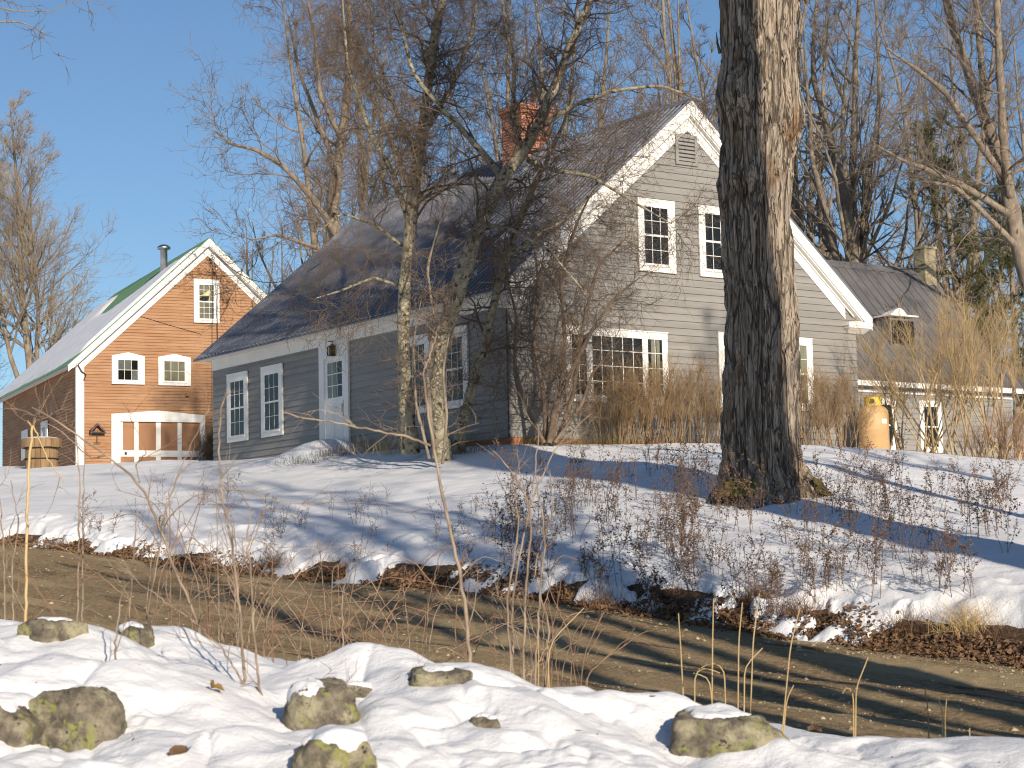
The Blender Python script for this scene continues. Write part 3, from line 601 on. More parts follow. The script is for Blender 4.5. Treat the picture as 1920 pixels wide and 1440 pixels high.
# ---------------------------------------------------------------- barn
BY = math.radians(24.8); BO = P(145, 884, 68.0)
BDG = np.array([math.cos(BY), math.sin(BY), 0]); BDL = np.array([-math.sin(BY), math.cos(BY), 0])
def build_barn():
    Wb, Lb, ez, rz = 9.3, 13.9, 4.02, 8.36; sl = (rz - ez + .22) / (Wb / 2 + .25)
    H = empty('barn', tuple(BO), BY, label='ochre clapboard barn with white trim and snow on its green roof', cat='barn')
    zr = lambda x: rz - abs(x - Wb / 2) * sl
    gl = lambda z: (0, Wb) if z < ez - .1 else (Wb / 2 - (rz - .3 - z) / sl, Wb / 2 + (rz - .3 - z) / sl)
    siding(GAB, .2, Wb, -.3, 7.95, .108, gl, 11, .014, 2.6).build('wall', MT['ochre'], H)
    siding(LEF, .02, Lb, -.3, 3.95, .115, None, 12, .010, 3.2).build('wall', MT['ochre'], H)
    MB().prism([(.02, -1), (Wb - .02, -1), (Wb - .02, ez), (Wb / 2, rz - .2), (.02, ez)], .001, Lb).build('wall_core', MT['ochre'], H)
    MB().box(-.05, .22, -.06, -.003, -.6, 3.98).box(-.055, -.003, -.003, .12, -.6, 3.98).build('corner_board', MT['oldwhite'], H)
    ex = .42
    R = corrugated(-ex, zr(-ex), Wb / 2, rz, -.3, Lb + .3, .23, .012); R2 = corrugated(Wb + ex, zr(-ex), Wb / 2, rz + .001, -.3, Lb + .3, .23, .012); R.add(R2.v, R2.f); roof = R.build('roof', MT['greenroof'], H)
    # snow lying on the left slope: ragged upper edge below the ridge and a bare strip along the eave
    n, k = 120, 24; V = []
    for i in range(n + 1):
        y = -.22 + (Lb + .45) * i / n
        nz = float(fb2(np.array([y * .7]), np.array([3.3]), 4)[0]); nb = float(fb2(np.array([y * .6]), np.array([8.3]), 4)[0])
        t1 = .93 - .30 * float(sstep(.6, 5.5, np.array([y]))[()] if False else sstep(.6, 5.5, y)) + .30 * float(sstep(8, 12.5, y)) + .035 * nz - .02 * math.sin(y * 2.1)
        t0 = .03 + .05 * max(0, nb) + .05 * float(sstep(3, 0, y))
        for j in range(k + 1):
            q = j / k; t = t0 + (t1 - t0) * q; x = -ex + (Wb / 2 + ex) * t
            h = .10 * min(1, (4 * q * (1 - q)) * 3) ** .5 * (1 if 0 < i < n else 0) * (1 + .3 * nz) + .008
            V.append((x - .68 * h, y, zr(x) + .74 * h))
    F = [(i * (k + 1) + j, i * (k + 1) + j + 1, (i + 1) * (k + 1) + j + 1, (i + 1) * (k + 1) + j) for i in range(n) for j in range(k)]
    sno = meshnp('roof_snow', V, F, MT['roofsnow'], roof, True)
    for sgn in (-1, 1):
        X = lambda d: Wb / 2 + sgn * d; zt = lambda d, o: rz - d * sl - o
        def band(t0, t1, ya, yb, d1, name):
            MB().prism([(X(0), zt(0, t0)), (X(d1), zt(d1, t0)), (X(d1), zt(d1, t1)), (X(0), zt(0, t1))], ya, yb).build(name, MT['oldwhite'], H)
        band(.03, .26, -.29, -.25, Wb / 2 + .38, 'rake_board'); band(.24, .30, -.25, -.002, Wb / 2 + .2, 'soffit'); band(.30, .62, -.05, -.0015, Wb / 2 - .02 + (.0), 'rake_frieze')
    for s in (0, 1):
        q = (lambda a, n, z: (-n, a, z)) if s == 0 else (lambda a, n, z: (Wb + n, a, z))
        MB().box(0, Lb, .001, .045, 3.72, 3.98).box(-.25, Lb + .25, .045, .37, 3.66, 3.70).box(-.25, Lb + .25, .34, .38, 3.60, zr(-.38) - .03).build('eave_board', MT['oldwhite'], H, fn=q)
    bl = lambda w_, f_, a0, a1, z0, z1: drapes(w_, f_, a0, a1, z0, z1, ((0, .66),), 'blind')
    gw = lambda w_, f_, a0, a1, z0, z1: [MB().box(a0 + (a1 - a0) * i / 3 + .01, a0 + (a1 - a0) * (i + 1) / 3 - .01, .012, .016, z0 + (z1 - z0) * j / 2 + .01, z0 + (z1 - z0) * (j + 1) / 2 - .01).build('plastic_sheet', MT['dkgrey'], w_, fn=f_) for i, j in ((0, 1), (1, 1), (2, 0))]
    MT['dkgrey'] = mat('grey_plastic_sheet', (.16, .17, .18), (.22, .23, .24), 3, rough=.4)
    window(H, GBW, 1.18, 2.34, 3.05, 4.05, (1.38, 2.12, 3.18, 3.92), cols=3, rows=2, double=False, mt='oldwhite', peak=.12, curtain=gw, label='barn window with three dark panes and three grey ones')
    window(H, GBW, 2.83, 4.00, 3.04, 4.04, (3.02, 3.80, 3.18, 3.92), cols=3, rows=2, double=False, mt='oldwhite', peak=.12, back='blind', label='barn window behind a beige blind')
    window(H, GBW, 4.12, 5.06, 5.31, 6.86, (4.30, 4.88, 5.44, 6.70), cols=3, rows=3, mt='oldwhite', back='blind', label='tall many-paned window high in the barn gable')
    window(H, LBW, 4.72, 5.85, .98, 2.14, (5.05, 5.62, 1.05, 1.98), cols=1, rows=1, double=False, mt='oldwhite')
    MB().box(8.4, 9.6, 0, .04, 1.0, 2.13).build('shutter', MT['oldwhite'], H, fn=LBW)
    # big door
    c = MB(); c.box(1.16, 1.47, 0, .07, -.4, 1.86).box(4.31, 4.50, 0, .07, -.4, 1.86); c.prism([(1.16, 1.862), (4.50, 1.862), (4.50, 2.0), (2.83, 2.14), (1.16, 2.0)], 0, .07)
    c.build('door_frame', MT['oldwhite'], H, fn=GBW)
    MB().box(1.47, 4.31, -.0, .12, 1.74, 1.86).build('door_track_board', MT['oldwhite'], H, fn=GBW)
    d = MB(); d.box(1.47, 4.31, .002, .02, -.4, 1.74); door = d.build('door', MT['ochredoor'], H, fn=GBW)
    s = MB()
    for x, w_ in ((2.04, .15), (2.82, .17), (3.58, .15)): s.box(x - w_ / 2, x + w_ / 2, .021, .05, -.4, 1.74)
    for x0, x1 in ((1.47, 1.965), (2.115, 2.735), (2.905, 3.505), (3.655, 4.31)): s.box(x0, x1, .021, .048, .52, .74)
    s.box(1.47, 1.56, .021, .051, .742, 1.74)
    s.build('stile', MT['oldwhite'], door, fn=GBW)
    g = MB()
    for x0, x1, sg in ((1.56, 1.965, 1), (2.115, 2.735, 1), (2.905, 3.505, -1), (3.655, 4.31, -1)):
        t = -1.2
        while t < 2.2:
            for (zA, zB) in ((.74, 1.74), (-.35, .52)):
                pts = []
                for x in (x0, x1):
                    z = zA + t + ((x - x0) if sg > 0 else (x1 - x)); pts.append((x, z))
                (xa, za), (xb, zb2) = pts
                if za > zb2: (xa, za), (xb, zb2) = (xb, zb2), (xa, za)
                if zb2 <= zA or za >= zB: continue
                dxx = xb - xa; dz = zb2 - za
                if za < zA: xa += dxx * (zA - za) / dz; za = zA
                if zb2 > zB: xb -= dxx * (zb2 - zB) / dz; zb2 = zB
                g.quad((xa, .0215, za), (xb, .0215, zb2), (xb, .0215, zb2 + .012), (xa, .0215, za + .012))
            t += .10
    MT['groove'] = mat('board_groove', (.12, .045, .018), rough=.9); g.build('groove', MT['groove'], door, fn=GBW)
    MB().box(1.62, 1.70, .05, .065, .58, .68).build('latch', MT['dark'], door, fn=GBW)
    # stove pipe
    px, py = 3.75, 2.6; pz = zr(px)
    MB().lathe([(.13, -.3), (.13, .82), (.135, .82), (.24, .84), (.25, .90), (.20, .95), (.10, 1.0), (0, 1.02)], (px, py, pz), 20).build('stovepipe', MT['galv'], H, True)
    # things fixed on the front
    t = empty('gable_horn_lamp', tuple(BO + BDG * 4.60 - BDL * .30 + np.array([0, 0, 6.33])), BY, label='pale yellow horn-shaped lamp hung before the barn attic window', cat='lamp')
    b = MB(); b.lathe([(.07, .0), (.09, -.05), (.16, -.18), (.19, -.28)], (0, 0, .14), 16); b.v = [(p[0] * .85 + (p[2] - .1) * .55, p[1], p[2] * .75) for p in b.v]
    b.build('lamp_shade', mat('cream_enamel', (.62, .55, .30), rough=.5), t); MB().tube([(.1, 0, .1), (.12, .28, .2)], .012, 5).build('bracket', MT['dark'], t)
    t = empty('bird_feeder', tuple(BO + BDG * .66 - BDL * .13 + np.array([0, 0, 1.42])), BY, label='small peaked bird feeder fixed low on the barn front', cat='bird feeder')
    b = MB(); b.prism([(-.26, .0), (0, .24), (0, .17), (-.20, -.03)], -.1, .1).prism([(.26, .0), (0, .24), (0, .17), (.20, -.03)], -.1, .1); b.build('roof', mat('mauve_wood', (.10, .06, .06), (.16, .10, .10), 6), t)
    b = MB(); b.box(-.27, .27, -.11, .11, -.11, -.06)
    for x in (-.24, -.12, 0, .12, .24): b.box(x - .012, x + .012, -.1, -.075, -.06, -.005)
    b.box(-.01, .01, .0, .02, -.42, -.11).box(-.12, .12, -.02, .02, -.44, -.42); b.build('tray', MT['dark'], t)
    t = tag(MB().box(-.05, .05, -.1, 0, -.05, .05).box(-.08, .08, -.02, 0, -.08, .08).build('meter_box', MT['oldwood']), 'small round box fixed between the barn window and the big door', 'junction box'); t.location = BO + BDG * 3.87 - BDL * .03 + np.array([0, 0, 2.72]); t.rotation_euler = (0, 0, BY)
    # cables
    def wb(x, n, z): return BO + BDG * x - BDL * n + np.array([0, 0, z])
    ins = MB()
    for dz in (0, .12, .5): ins.lathe([(.03, -.05), (.06, -.02), (.06, .02), (.03, .05)], tuple(wb(4.72 + dz * .3, .36, 7.72 - dz)), 8)
    tag(ins.build('cable_insulator', MT['galv']), 'cluster of small cable insulators under the barn gable peak', 'insulator')
    cb = MB(); cb.tube([wb(4.75, .36, 7.7), wb(4.86, .33, 7.2), wb(4.92, .30, 6.6), wb(4.95, .16, 5.6), wb(4.98, .10, 4.6)], .012, 5)
    tag(cb.build('drop_cable', MT['dark']), 'thin cable hanging down the barn gable past the attic window', 'cable')
    cb = MB(); cb.tube([wb(1.9, .03, 5.55), wb(3.2, .03, 5.2), wb(4.4, .03, 4.9)], .010, 5); tag(cb.build('wall_cable', MT['dark']), 'thin cable slanting across the ochre boards above the barn windows', 'cable')
    a = wb(4.8, .4, 7.8); e = HL(2.2, 12.5, roofz(2.2) + .35); pts = [a * (1 - t) + e * t - np.array([0, 0, 3.2 * t * (1 - t)]) for t in np.linspace(0, 1, 24)]
    tag(MB().tube(pts, .014, 5).build('service_cable', MT['dark']), 'cable sagging from the barn peak to the farmhouse roof', 'cable')
    cb = MB(); cb.tube([wb(.02, .1, 3.95), wb(-.02, .12, 3.7), wb(.12, .14, 3.45), wb(.28, .1, 3.35), wb(.2, .08, 3.15)], .022, 5); tag(cb.build('cable_bracket', MT['dark']), 'dark looped cable at the top of the barn corner board', 'cable')
build_barn()

# ---------------------------------------------------------------- propane tank
def tank():
    c = HL(10.55, -1.0, .0); z = gz(c[0], c[1]); t = empty('propane_tank', (c[0], c[1], z - .05), YAW, label='tan upright propane tank standing in snow at the farmhouse corner', cat='gas tank')
    r = .375; b = MB().lathe([(0.3, 0), (.33, .04), (r, .10), (r, .55), (r + .004, .56), (r + .004, .575), (r, .585), (r, .98), (r * .97, 1.06), (r * .86, 1.13), (r * .66, 1.185), (r * .35, 1.215), (0, 1.225)], k=48)
    b.build('tank_body', MT['tank'], t, True)
    MB().lathe([(r + .002, .555), (r + .008, .565), (r + .008, .575), (r + .002, .585)], k=48).lathe([(r - .03, .0), (r + .012, .01), (r + .012, .06), (r - .01, .09)], k=48).build('weld_seam', MT['tank'], t, True)
    MB().box(-.09, .07, -r - .006, -r + .02, .72, .84).build('label_plate', MT['oldwhite'], t)
    # collar with two openings
    k = 40; b = MB(); R = .21
    for i in range(k):
        a0, a1 = i * 6.28318 / k, (i + 1) * 6.28318 / k; hole = (i % 20) in (2, 3, 4, 5) or (i % 20) in (12, 13, 14)
        for (z0, z1) in ([(1.17, 1.24), (1.36, 1.42)] if hole else [(1.17, 1.42)]):
            p = [(rr * math.cos(a), rr * math.sin(a), zz) for zz in (z0, z1) for rr, a in ((R, a0), (R, a1), (R + .012, a1), (R + .012, a0))]
            b.add(p, [(3, 2, 1, 0), (4, 5, 6, 7), (0, 1, 5, 4), (2, 3, 7, 6), (1, 2, 6, 5), (3, 0, 4, 7)])
    b.lathe([(R + .012, 1.405), (R + .03, 1.42), (R + .012, 1.435), (R - .005, 1.42), (R + .012, 1.405)], k=k)
    b.build('collar', MT['collar'], t)
    MB().lathe([(.04, 1.2), (.04, 1.32), (.06, 1.32), (.06, 1.36), (0, 1.36)], k=12).tube([(.05, 0, 1.28), (.22, .05, 1.30), (.36, .2, 1.15), (.4, .3, .7)], .012, 6).build('valve', MT['galv'], t)
tank()

# ---------------------------------------------------------------- wooden bin left of the barn
def bin_():
    p = hit(78, 872, 50, 68); p = P(78, 872, 62.0); z = gz(p[0], p[1]); t = empty('stave_bin', (p[0], p[1], z - .1), .3, label='weathered three-tier wooden bin in the snow by the barn side', cat='planter')
    for i, (r, z0, z1) in enumerate(((.62, 1.0 - .28, 1.0), (.50, .68 - .30, .70), (.50, .0, .34))):
        b = MB(); k = 22
        for q in range(k):
            a0, a1 = q * 6.28318 / k + .01, (q + 1) * 6.28318 / k - .01; jz = random.uniform(-.012, .012)
            pp = [(rr * math.cos(a), rr * math.sin(a), zz + jz) for zz in (z0, z1) for rr, a in ((r - .03, a0), (r - .03, a1), (r, a1), (r, a0))]
            b.add(pp, [(3, 2, 1, 0), (4, 5, 6, 7), (0, 1, 5, 4), (2, 3, 7, 6), (1, 2, 6, 5), (3, 0, 4, 7)])
        b.build('tier', MT['oldwood'], t)
    MB().lathe([(.53, .35), (.56, .36), (.56, .38), (.53, .385)], k=24).lathe([(.53, .70), (.60, .705), (.60, .725), (.53, .73)], k=24).build('hoop', MT['dark'], t)
    MB().lathe([(.58, 1.0), (.5, 1.03), (.3, 1.06), (0, 1.07)], k=24).build('snow_cap', MT['roofsnow'], t, True)
bin_()

# ================================================================ plants
def nrm(v): return v / np.maximum(np.linalg.norm(v, axis=-1, keepdims=True), 1e-9)
def grow(st, dr, ln, r0, nseg, wander=.2, trop=0., r1=.25, R=rng, tropend=None):
    n = len(st); P_ = np.empty((n, nseg + 1, 3)); P_[:, 0] = st; d = nrm(dr); ln = np.broadcast_to(ln, n)
    for i in range(nseg):
        tr = trop if tropend is None else trop + (tropend - trop) * i / nseg
        d = nrm(d + R.normal(0, wander, (n, 3)) + np.array([0, 0, 1.]) * tr); P_[:, i + 1] = P_[:, i] + d * (ln / nseg)[:, None]
    t = np.linspace(0, 1, nseg + 1)[None]; rad = np.broadcast_to(r0, n)[:, None] * (1 - t * (1 - r1)); return P_, rad
def tubes(Ps, rad, k):
    n, m, _ = Ps.shape; T = np.empty_like(Ps); T[:, 1:-1] = Ps[:, 2:] - Ps[:, :-2]; T[:, 0] = Ps[:, 1] - Ps[:, 0]; T[:, -1] = Ps[:, -1] - Ps[:, -2]; T = nrm(T)
    md = nrm(Ps[:, -1] - Ps[:, 0] + 1e-9); ref = np.where(np.abs(md[:, 2:3]) < .8, np.array([[0, 0, 1.]]), np.array([[1., .2, 0]])); ref = np.broadcast_to(ref[:, None], T.shape)
    A = nrm(np.cross(T, ref)); B = np.cross(T, A); an = np.arange(k) * 2 * np.pi / k
    V = Ps[:, :, None] + rad[:, :, None, None] * (A[:, :, None] * np.cos(an)[None, None, :, None] + B[:, :, None] * np.sin(an)[None, None, :, None])
    b = (np.arange(n) * m * k)[:, None, None] + (np.arange(m - 1) * k)[None, :, None]; q = np.arange(k)[None, None]; q1 = (np.arange(k) + 1)[None, None] % k
    F = np.stack([b + q, b + q1, b + k + q1, b + k + q], -1).reshape(-1, 4); return V.reshape(-1, 3), F
def cat(parts):
    V = []; F = []; o = 0
    for v, f in parts: V.append(v); F.append(f + o); o += len(v)
    return np.concatenate(V), np.concatenate(F)
def spawn(Ps, rad, nper, t0, t1, ang, asd=.2, R=rng, up=0., even=False):
    """child starts: returns start, dir, t, parent index, radius"""
    n, m, _ = Ps.shape; N = n * nper; pi = np.repeat(np.arange(n), nper)
    t = R.uniform(t0, t1, N) if not even else (np.tile(np.linspace(t0, t1, nper), n) + R.normal(0, (t1 - t0) / nper * .4, N)).clip(0.02, .99)
    f = t * (m - 1); i = np.minimum(f.astype(int), m - 2); w_ = (f - i)[:, None]
    st = Ps[pi, i] * (1 - w_) + Ps[pi, i + 1] * w_; T = nrm(Ps[pi, i + 1] - Ps[pi, i]); rr = rad[pi, i] * (1 - w_[:, 0]) + rad[pi, i + 1] * w_[:, 0]
    rv = nrm(R.normal(0, 1, (N, 3)) + np.array([0, 0, up])); pr = nrm(rv - (rv * T).sum(-1, keepdims=True) * T); a = (ang + R.normal(0, asd, N))[:, None]
    return st, T * np.cos(a) + pr * np.sin(a), t, pi, rr
def resample(pts, rs, m):
    pts = np.array(pts, float); s = np.r_[0, np.cumsum(np.linalg.norm(np.diff(pts, axis=0), axis=1))]; s /= s[-1]; t = np.linspace(0, 1, m)
    # smooth by catmull-like interpolation: linear then gaussian
    Q = np.stack([np.interp(t, s, pts[:, i]) for i in range(3)], 1)
    for _ in range(max(1, m // 12)): Q[1:-1] = (Q[:-2] + 2 * Q[1:-1] + Q[2:]) / 4
    return Q, np.interp(t, s, rs)

def tree_proto(seed, H=22., r=.24, clear=.3, spread=.42, n1=16, l1=.42, trop1=.12, n2=9, n3=8, n4=5, wander=.035, fork=0, lean=(0, 0), twr=.006, name='bare_tree', bark='barkbg', tw='twigbg', l2=.42, l3=.45):
    """trunk up to H with steep limbs; returns Empty with children trunk, crown"""
    R = np.random.default_rng(seed)
    st = np.zeros((1, 3)); dr = np.array([[lean[0], lean[1], 1.]]); P0, r0 = grow(st, dr, H, r, 26, wander, .03, .08, R)
    r0 = r0 * (1 + .5 * np.exp(-np.linspace(0, 1, 27) * 60))[None]
    parts = [tubes(P0, r0, 10)]
    mains = [(P0, r0)]
    if fork:
        s, d, t, pi, rr = spawn(P0, r0, fork, clear * .5, clear * 1.3, .34, .1, R)
        P1, r1 = grow(s, d, H * (1 - t) * R.uniform(.75, .95, len(t)), rr * .75, 20, .055, .10, .08, R); parts.append(tubes(P1, r1, 8)); mains.append((P1, r1))
    L1 = []
    for Pm, rm in mains:
        s, d, t, pi, rr = spawn(Pm, rm, n1 if Pm is P0 else max(6, n1 - 5), clear if Pm is P0 else .25, .96, spread * 2.0, .22, R, even=True)
        ll = H * l1 * (1.15 - t) * R.uniform(.7, 1.15, len(t)); P1, r1 = grow(s, d, ll, np.clip(rr * .5, .012, .12), 9, .10, trop1 * .6, .18, R); parts.append(tubes(P1, r1, 6)); L1.append((P1, r1, ll))
    trunk = cat(parts); crown = []
    for P1, r1, ll in L1:
        s, d, t, pi, rr = spawn(P1, r1, n2, .15, .97, .72, .22, R); l_ = ll[pi] * l2 * (1.2 - t) * R.uniform(.6, 1.2, len(t)); P2, r2 = grow(s, d, l_, np.clip(rr * .55, twr * 1.4, .05), 6, .13, trop1 * .6, .3, R); crown.append(tubes(P2, r2, 4))
        s, d, t, pi, rr = spawn(P2, r2, n3, .15, .97, .65, .25, R); l3_ = np.clip(l_[pi] * l3 * R.uniform(.6, 1.3, len(t)), .25, 1.5); P3, r3 = grow(s, d, l3_, np.clip(rr * .6, twr, .02), 4, .16, trop1 * .6, .4, R); crown.append(tubes(P3, r3, 3))
        if n4:
            s, d, t, pi, rr = spawn(P3, r3, n4, .15, .95, .7, .25, R); P4, r4 = grow(s, d, np.clip(l3_[pi] * .5 * R.uniform(.6, 1.3, len(t)), .15, .6), twr * .85, 2, .15, trop1 * .5, .5, R); crown.append(tubes(P4, r4, 3))
    e = empty(name); meshnp('trunk', *trunk, MT[bark], e, True); meshnp('crown', *cat(crown), MT[tw], e)
    return e

def place(proto, first, x, y, rz=0., s=1., sz=None, z=None, **k):
    o = proto if first else copy_tree(proto)
    for kk in ('label', 'category', 'group', 'kind'):
        if kk in o.keys(): del o[kk]
    o.location = (x, y, (gz(x, y) - .15) if z is None else z); o.rotation_euler = (0, 0, rz); o.scale = (s, s, sz or s); return tag(o, **k)
def up(u, d): return P(u, 900, d)[:2]

protoA = tree_proto(1, 23, .30, .22, .42, 18, .36, .13, 7, 6, 2, twr=.0085)
protoB = tree_proto(2, 24, .30, .18, .40, 14, .34, .15, 7, 6, 2, fork=2, twr=.0085)
protoC = tree_proto(3, 21, .20, .35, .38, 15, .30, .14, 7, 6, 2, wander=.04, twr=.0085)
protoD = tree_proto(5, 22, .34, .12, .44, 14, .38, .10, 7, 6, 2, fork=3, wander=.06, twr=.0085)
protoL = tree_proto(14, 19, .24, .22, .42, 32, .36, .15, 9, 6, 2, fork=2, twr=.008, tw='twigpale', l2=.62, l3=.5, name='bare_maple', wander=.025)
BG = 'bare trees in the woods behind the farmhouse'
used = set()
def bgt(pr, key, u, d, s, rz, lab, group=BG, cat_='tree', sz=None):
    f = key not in used; used.add(key); x, y = up(u, d); return place(pr, f, x, y, rz, s, sz, label=lab, cat=cat_, group=group)
bgt(protoL, 'L', 72, 96, 1.06, .4, 'tall bare maple standing alone behind the barn, at the left edge', None)
bgt(protoC, 'C', 215, 118, .62, 2.0, 'small bare tree peeping over the middle of the barn roof')
bgt(protoC, 'C', 262, 125, .58, 4.0, 'small bare tree just left of the barn stovepipe')
bgt(protoL, 'L', -95, 105, .8, 2.2, 'bare maple mostly cut off by the left edge of the photo', None)
LBS = ['bare tree of the woods above the low left part of the farmhouse roof', 'bare tree of the woods just left of the tallest yard trunk', 'bare tree of the woods behind the tallest yard trunk', 'forked bare tree of the woods between the yard trunks', 'bare tree of the woods just left of the brick chimney', 'forked bare tree of the woods behind the brick chimney', 'slim bare tree of the woods just right of the brick chimney', 'bare tree of the woods above the middle of the roof ridge', 'spreading bare tree of the woods left of the gable peak', 'slim bare tree of the woods behind the gable peak', 'bare tree of the woods half hidden by the huge maple trunk']
for i, (pr, key, u, d, s, rz) in enumerate([(protoB, 'B', 640, 86, .95, 1.1), (protoA, 'A', 720, 92, 1.05, .2), (protoC, 'C', 790, 82, 1.1, 2.4), (protoD, 'D', 850, 96, 1.12, .7), (protoA, 'A', 930, 84, 1.0, 3.0),
        (protoB, 'B', 1010, 92, 1.1, 4.2), (protoC, 'C', 1070, 80, 1.15, 5.1), (protoA, 'A', 1140, 90, 1.05, 1.7), (protoD, 'D', 1215, 82, 1.0, 2.9), (protoC, 'C', 1290, 88, 1.15, .9), (protoB, 'B', 1345, 78, .98, 5.6)]):
    bgt(pr, key, u, d, s, rz, LBS[i])
LR = ['bare tree just right of the big furrowed trunk', 'slim bare tree rising behind the rake of the farmhouse roof', 'slender bare trunk behind the left end of the wing roof', 'stout forked bare tree behind the middle of the wing roof', 'straight bare tree leaning slightly right behind the wing roof', 'bare tree leaning right toward the concrete chimney', 'bare tree rising behind the pine', 'bare tree far back between the wing chimney and the right edge', 'dim bare tree far back at the right edge']
for (pr, key, u, d, s, rz), lb in zip([(protoB, 'B', 1490, 82, 1.0, 2.2), (protoA, 'A', 1540, 90, 1.05, 4.4), (protoC, 'C', 1586, 78, 1.15, 3.9), (protoD, 'D', 1624, 74, 1.02, 4.9), (protoA, 'A', 1658, 76, 1.0, .9), (protoC, 'C', 1705, 84, 1.1, 5.9), (protoB, 'B', 1790, 88, 1.0, 3.3), (protoA, 'A', 1850, 94, 1.05, 5.0), (protoC, 'C', 1900, 90, 1.1, 1.2)], LR):
    bgt(pr, key, u, d, s, rz, lb)
bgt(protoD, 'D', 520, 84, .58, 5.4, 'spreading bare tree behind the lower left end of the farmhouse roof')
bgt(protoD, 'D', 470, 92, .42, 2.0, 'low bare tree between the barn peak and the farmhouse roof')

# ---------------------------------------------------------------- trees built from their own outline
def custom_tree(name, label, stems, seed, bark, tw, n1, l1, n2, l2, n3, l3, n4, l4, trop=(0, -.02, -.03, -.03), t0=.25, cat_='tree', group=None, ang=.9, rt=.005, k0=12, z0=None):
    """stems: list of (points, radii) in world space; first is the trunk"""
    R = np.random.default_rng(seed); base_ = np.array(stems[0][0][0]); e = empty(name, tuple(base_), label=label, cat=cat_, group=group)
    parts = []; crown = []
    for si, (pts, rs) in enumerate(stems):
        Q, rr = resample(pts, rs, 40); Q = Q - base_; rr = rr * (.86 if name == 'yard_tree' else 1)
        nz_ = fb3(np.arange(40) * .35 + si * 9, np.zeros(40) + seed, np.zeros(40) + .5, 2)[:, None] * np.array([[.06, .06, 0]]) * min(1, rs[0] * 5); Q = Q + nz_ * np.sin(np.linspace(0, np.pi, 40))[:, None]
        Ps = Q[None]; rad = rr[None] * (1 + .08 * R.normal(0, 1, (1, 40))); parts.append(tubes(Ps, rad, k0))
        ln0 = np.linalg.norm(np.diff(Q, axis=0), axis=1).sum(); c = max(3, int(n1 * ln0)); s, d, t, pi, r_ = spawn(Ps, rr[None], c, t0 if si == 0 else .12, 1., ang, .3, R, even=True)
        L_ = l1 * R.uniform(.45, 1.2, c) * (1.1 - .5 * t); P1, r1 = grow(s, d, L_, np.clip(r_ * .32, rt * 1.8, .035 if rs[0] < .5 and base_[1] < 60 else .07), 10, .19, trop[0], .2, R); crown.append(tubes(P1, r1, 5))
        s, d, t, pi, r_ = spawn(P1, r1, n2, .12, 1., .8, .3, R); P2, r2 = grow(s, d, l2 * R.uniform(.5, 1.3, len(t)), np.clip(r_ * .6, rt * 1.3, .02), 7, .24, trop[1], .3, R); crown.append(tubes(P2, r2, 4))
        s, d, t, pi, r_ = spawn(P2, r2, n3, .1, 1., .8, .3, R); P3, r3 = grow(s, d, l3 * R.uniform(.5, 1.3, len(t)), np.clip(r_ * .6, rt, .01), 5, .27, trop[2], .4, R); crown.append(tubes(P3, r3, 3))
        if n4:
            s, d, t, pi, r_ = spawn(P3, r3, n4, .15, 1., .8, .3, R); P4, r4 = grow(s, d, l4 * R.uniform(.5, 1.3, len(t)), rt * .75, 3, .2, trop[3], .5, R); crown.append(tubes(P4, r4, 3))
    meshnp('trunk', *cat(parts), MT[bark], e, True); meshnp('crown', *cat(crown), MT[tw], e); return e
def px(lst, d, dd=0):   # photo outline -> points at that tree's own distance
    return [P(u, v, d + (dd * i / max(1, len(lst) - 1))) for i, (u, v) in enumerate(lst)]
custom_tree('yard_tree', 'tall lichen-barked bare tree, leftmost of the trunks before the farmhouse wall',
    [(px([(770, 850), (762, 760), (755, 640), (762, 520), (772, 400), (788, 260), (805, 130), (835, -40), (850, -300)], 45.0, -1.5), [.25, .20, .175, .165, .155, .14, .12, .10, .03]),
     (px([(768, 420), (740, 330), (690, 240), (650, 120), (640, -40)], 44.5, -2), [.09, .07, .06, .045, .015]),
     (px([(785, 300), (740, 200), (700, 90), (690, -60)], 44.2, 2), [.08, .06, .045, .015]),
     (px([(760, 540), (700, 520), (640, 545), (590, 560)], 44.8, -1.5), [.05, .04, .03, .012]),
     (px([(790, 260), (850, 160), (890, 40), (900, -80)], 44, 1.5), [.08, .06, .045, .015]),
     (px([(765, 470), (700, 420), (640, 400), (590, 440)], 44.7, -2), [.055, .045, .03, .012])],
    21, 'barklichen', 'twig', 2.7, 2.5, 8, 1.15, 6, .62, 3, .32, rt=.0043, t0=.36)
custom_tree('yard_tree', 'lichen-barked bare tree leaning right across the roof, middle of the yard trunks',
    [(px([(835, 880), (822, 780), (815, 700), (838, 600), (865, 520), (893, 430), (930, 340), (985, 290), (1020, 215), (1060, 110), (1110, 0), (1150, -150)], 43.4, -1.5), [.27, .23, .215, .21, .20, .195, .18, .15, .13, .11, .085, .03]),
     (px([(940, 330), (900, 280), (830, 205), (775, 140), (755, 60), (735, -40)], 42.8, -1), [.11, .085, .07, .055, .045, .02]),
     (px([(985, 290), (960, 230), (965, 120), (940, 0), (930, -100)], 42.6, 1.5), [.09, .07, .055, .04, .02]),
     (px([(1010, 240), (1070, 200), (1150, 170), (1240, 160), (1320, 190)], 42.5, -2), [.08, .06, .05, .035, .012]),
     (px([(990, 300), (1040, 320), (1110, 330), (1190, 380), (1260, 420)], 42.8, -1.5), [.08, .06, .045, .03, .012]),
     (px([(900, 420), (960, 430), (1030, 470), (1090, 540)], 43, -1.2), [.06, .045, .035, .012])],
    22, 'barklichen', 'twig', 2.6, 2.4, 8, 1.15, 6, .62, 3, .32, rt=.0043, t0=.36)
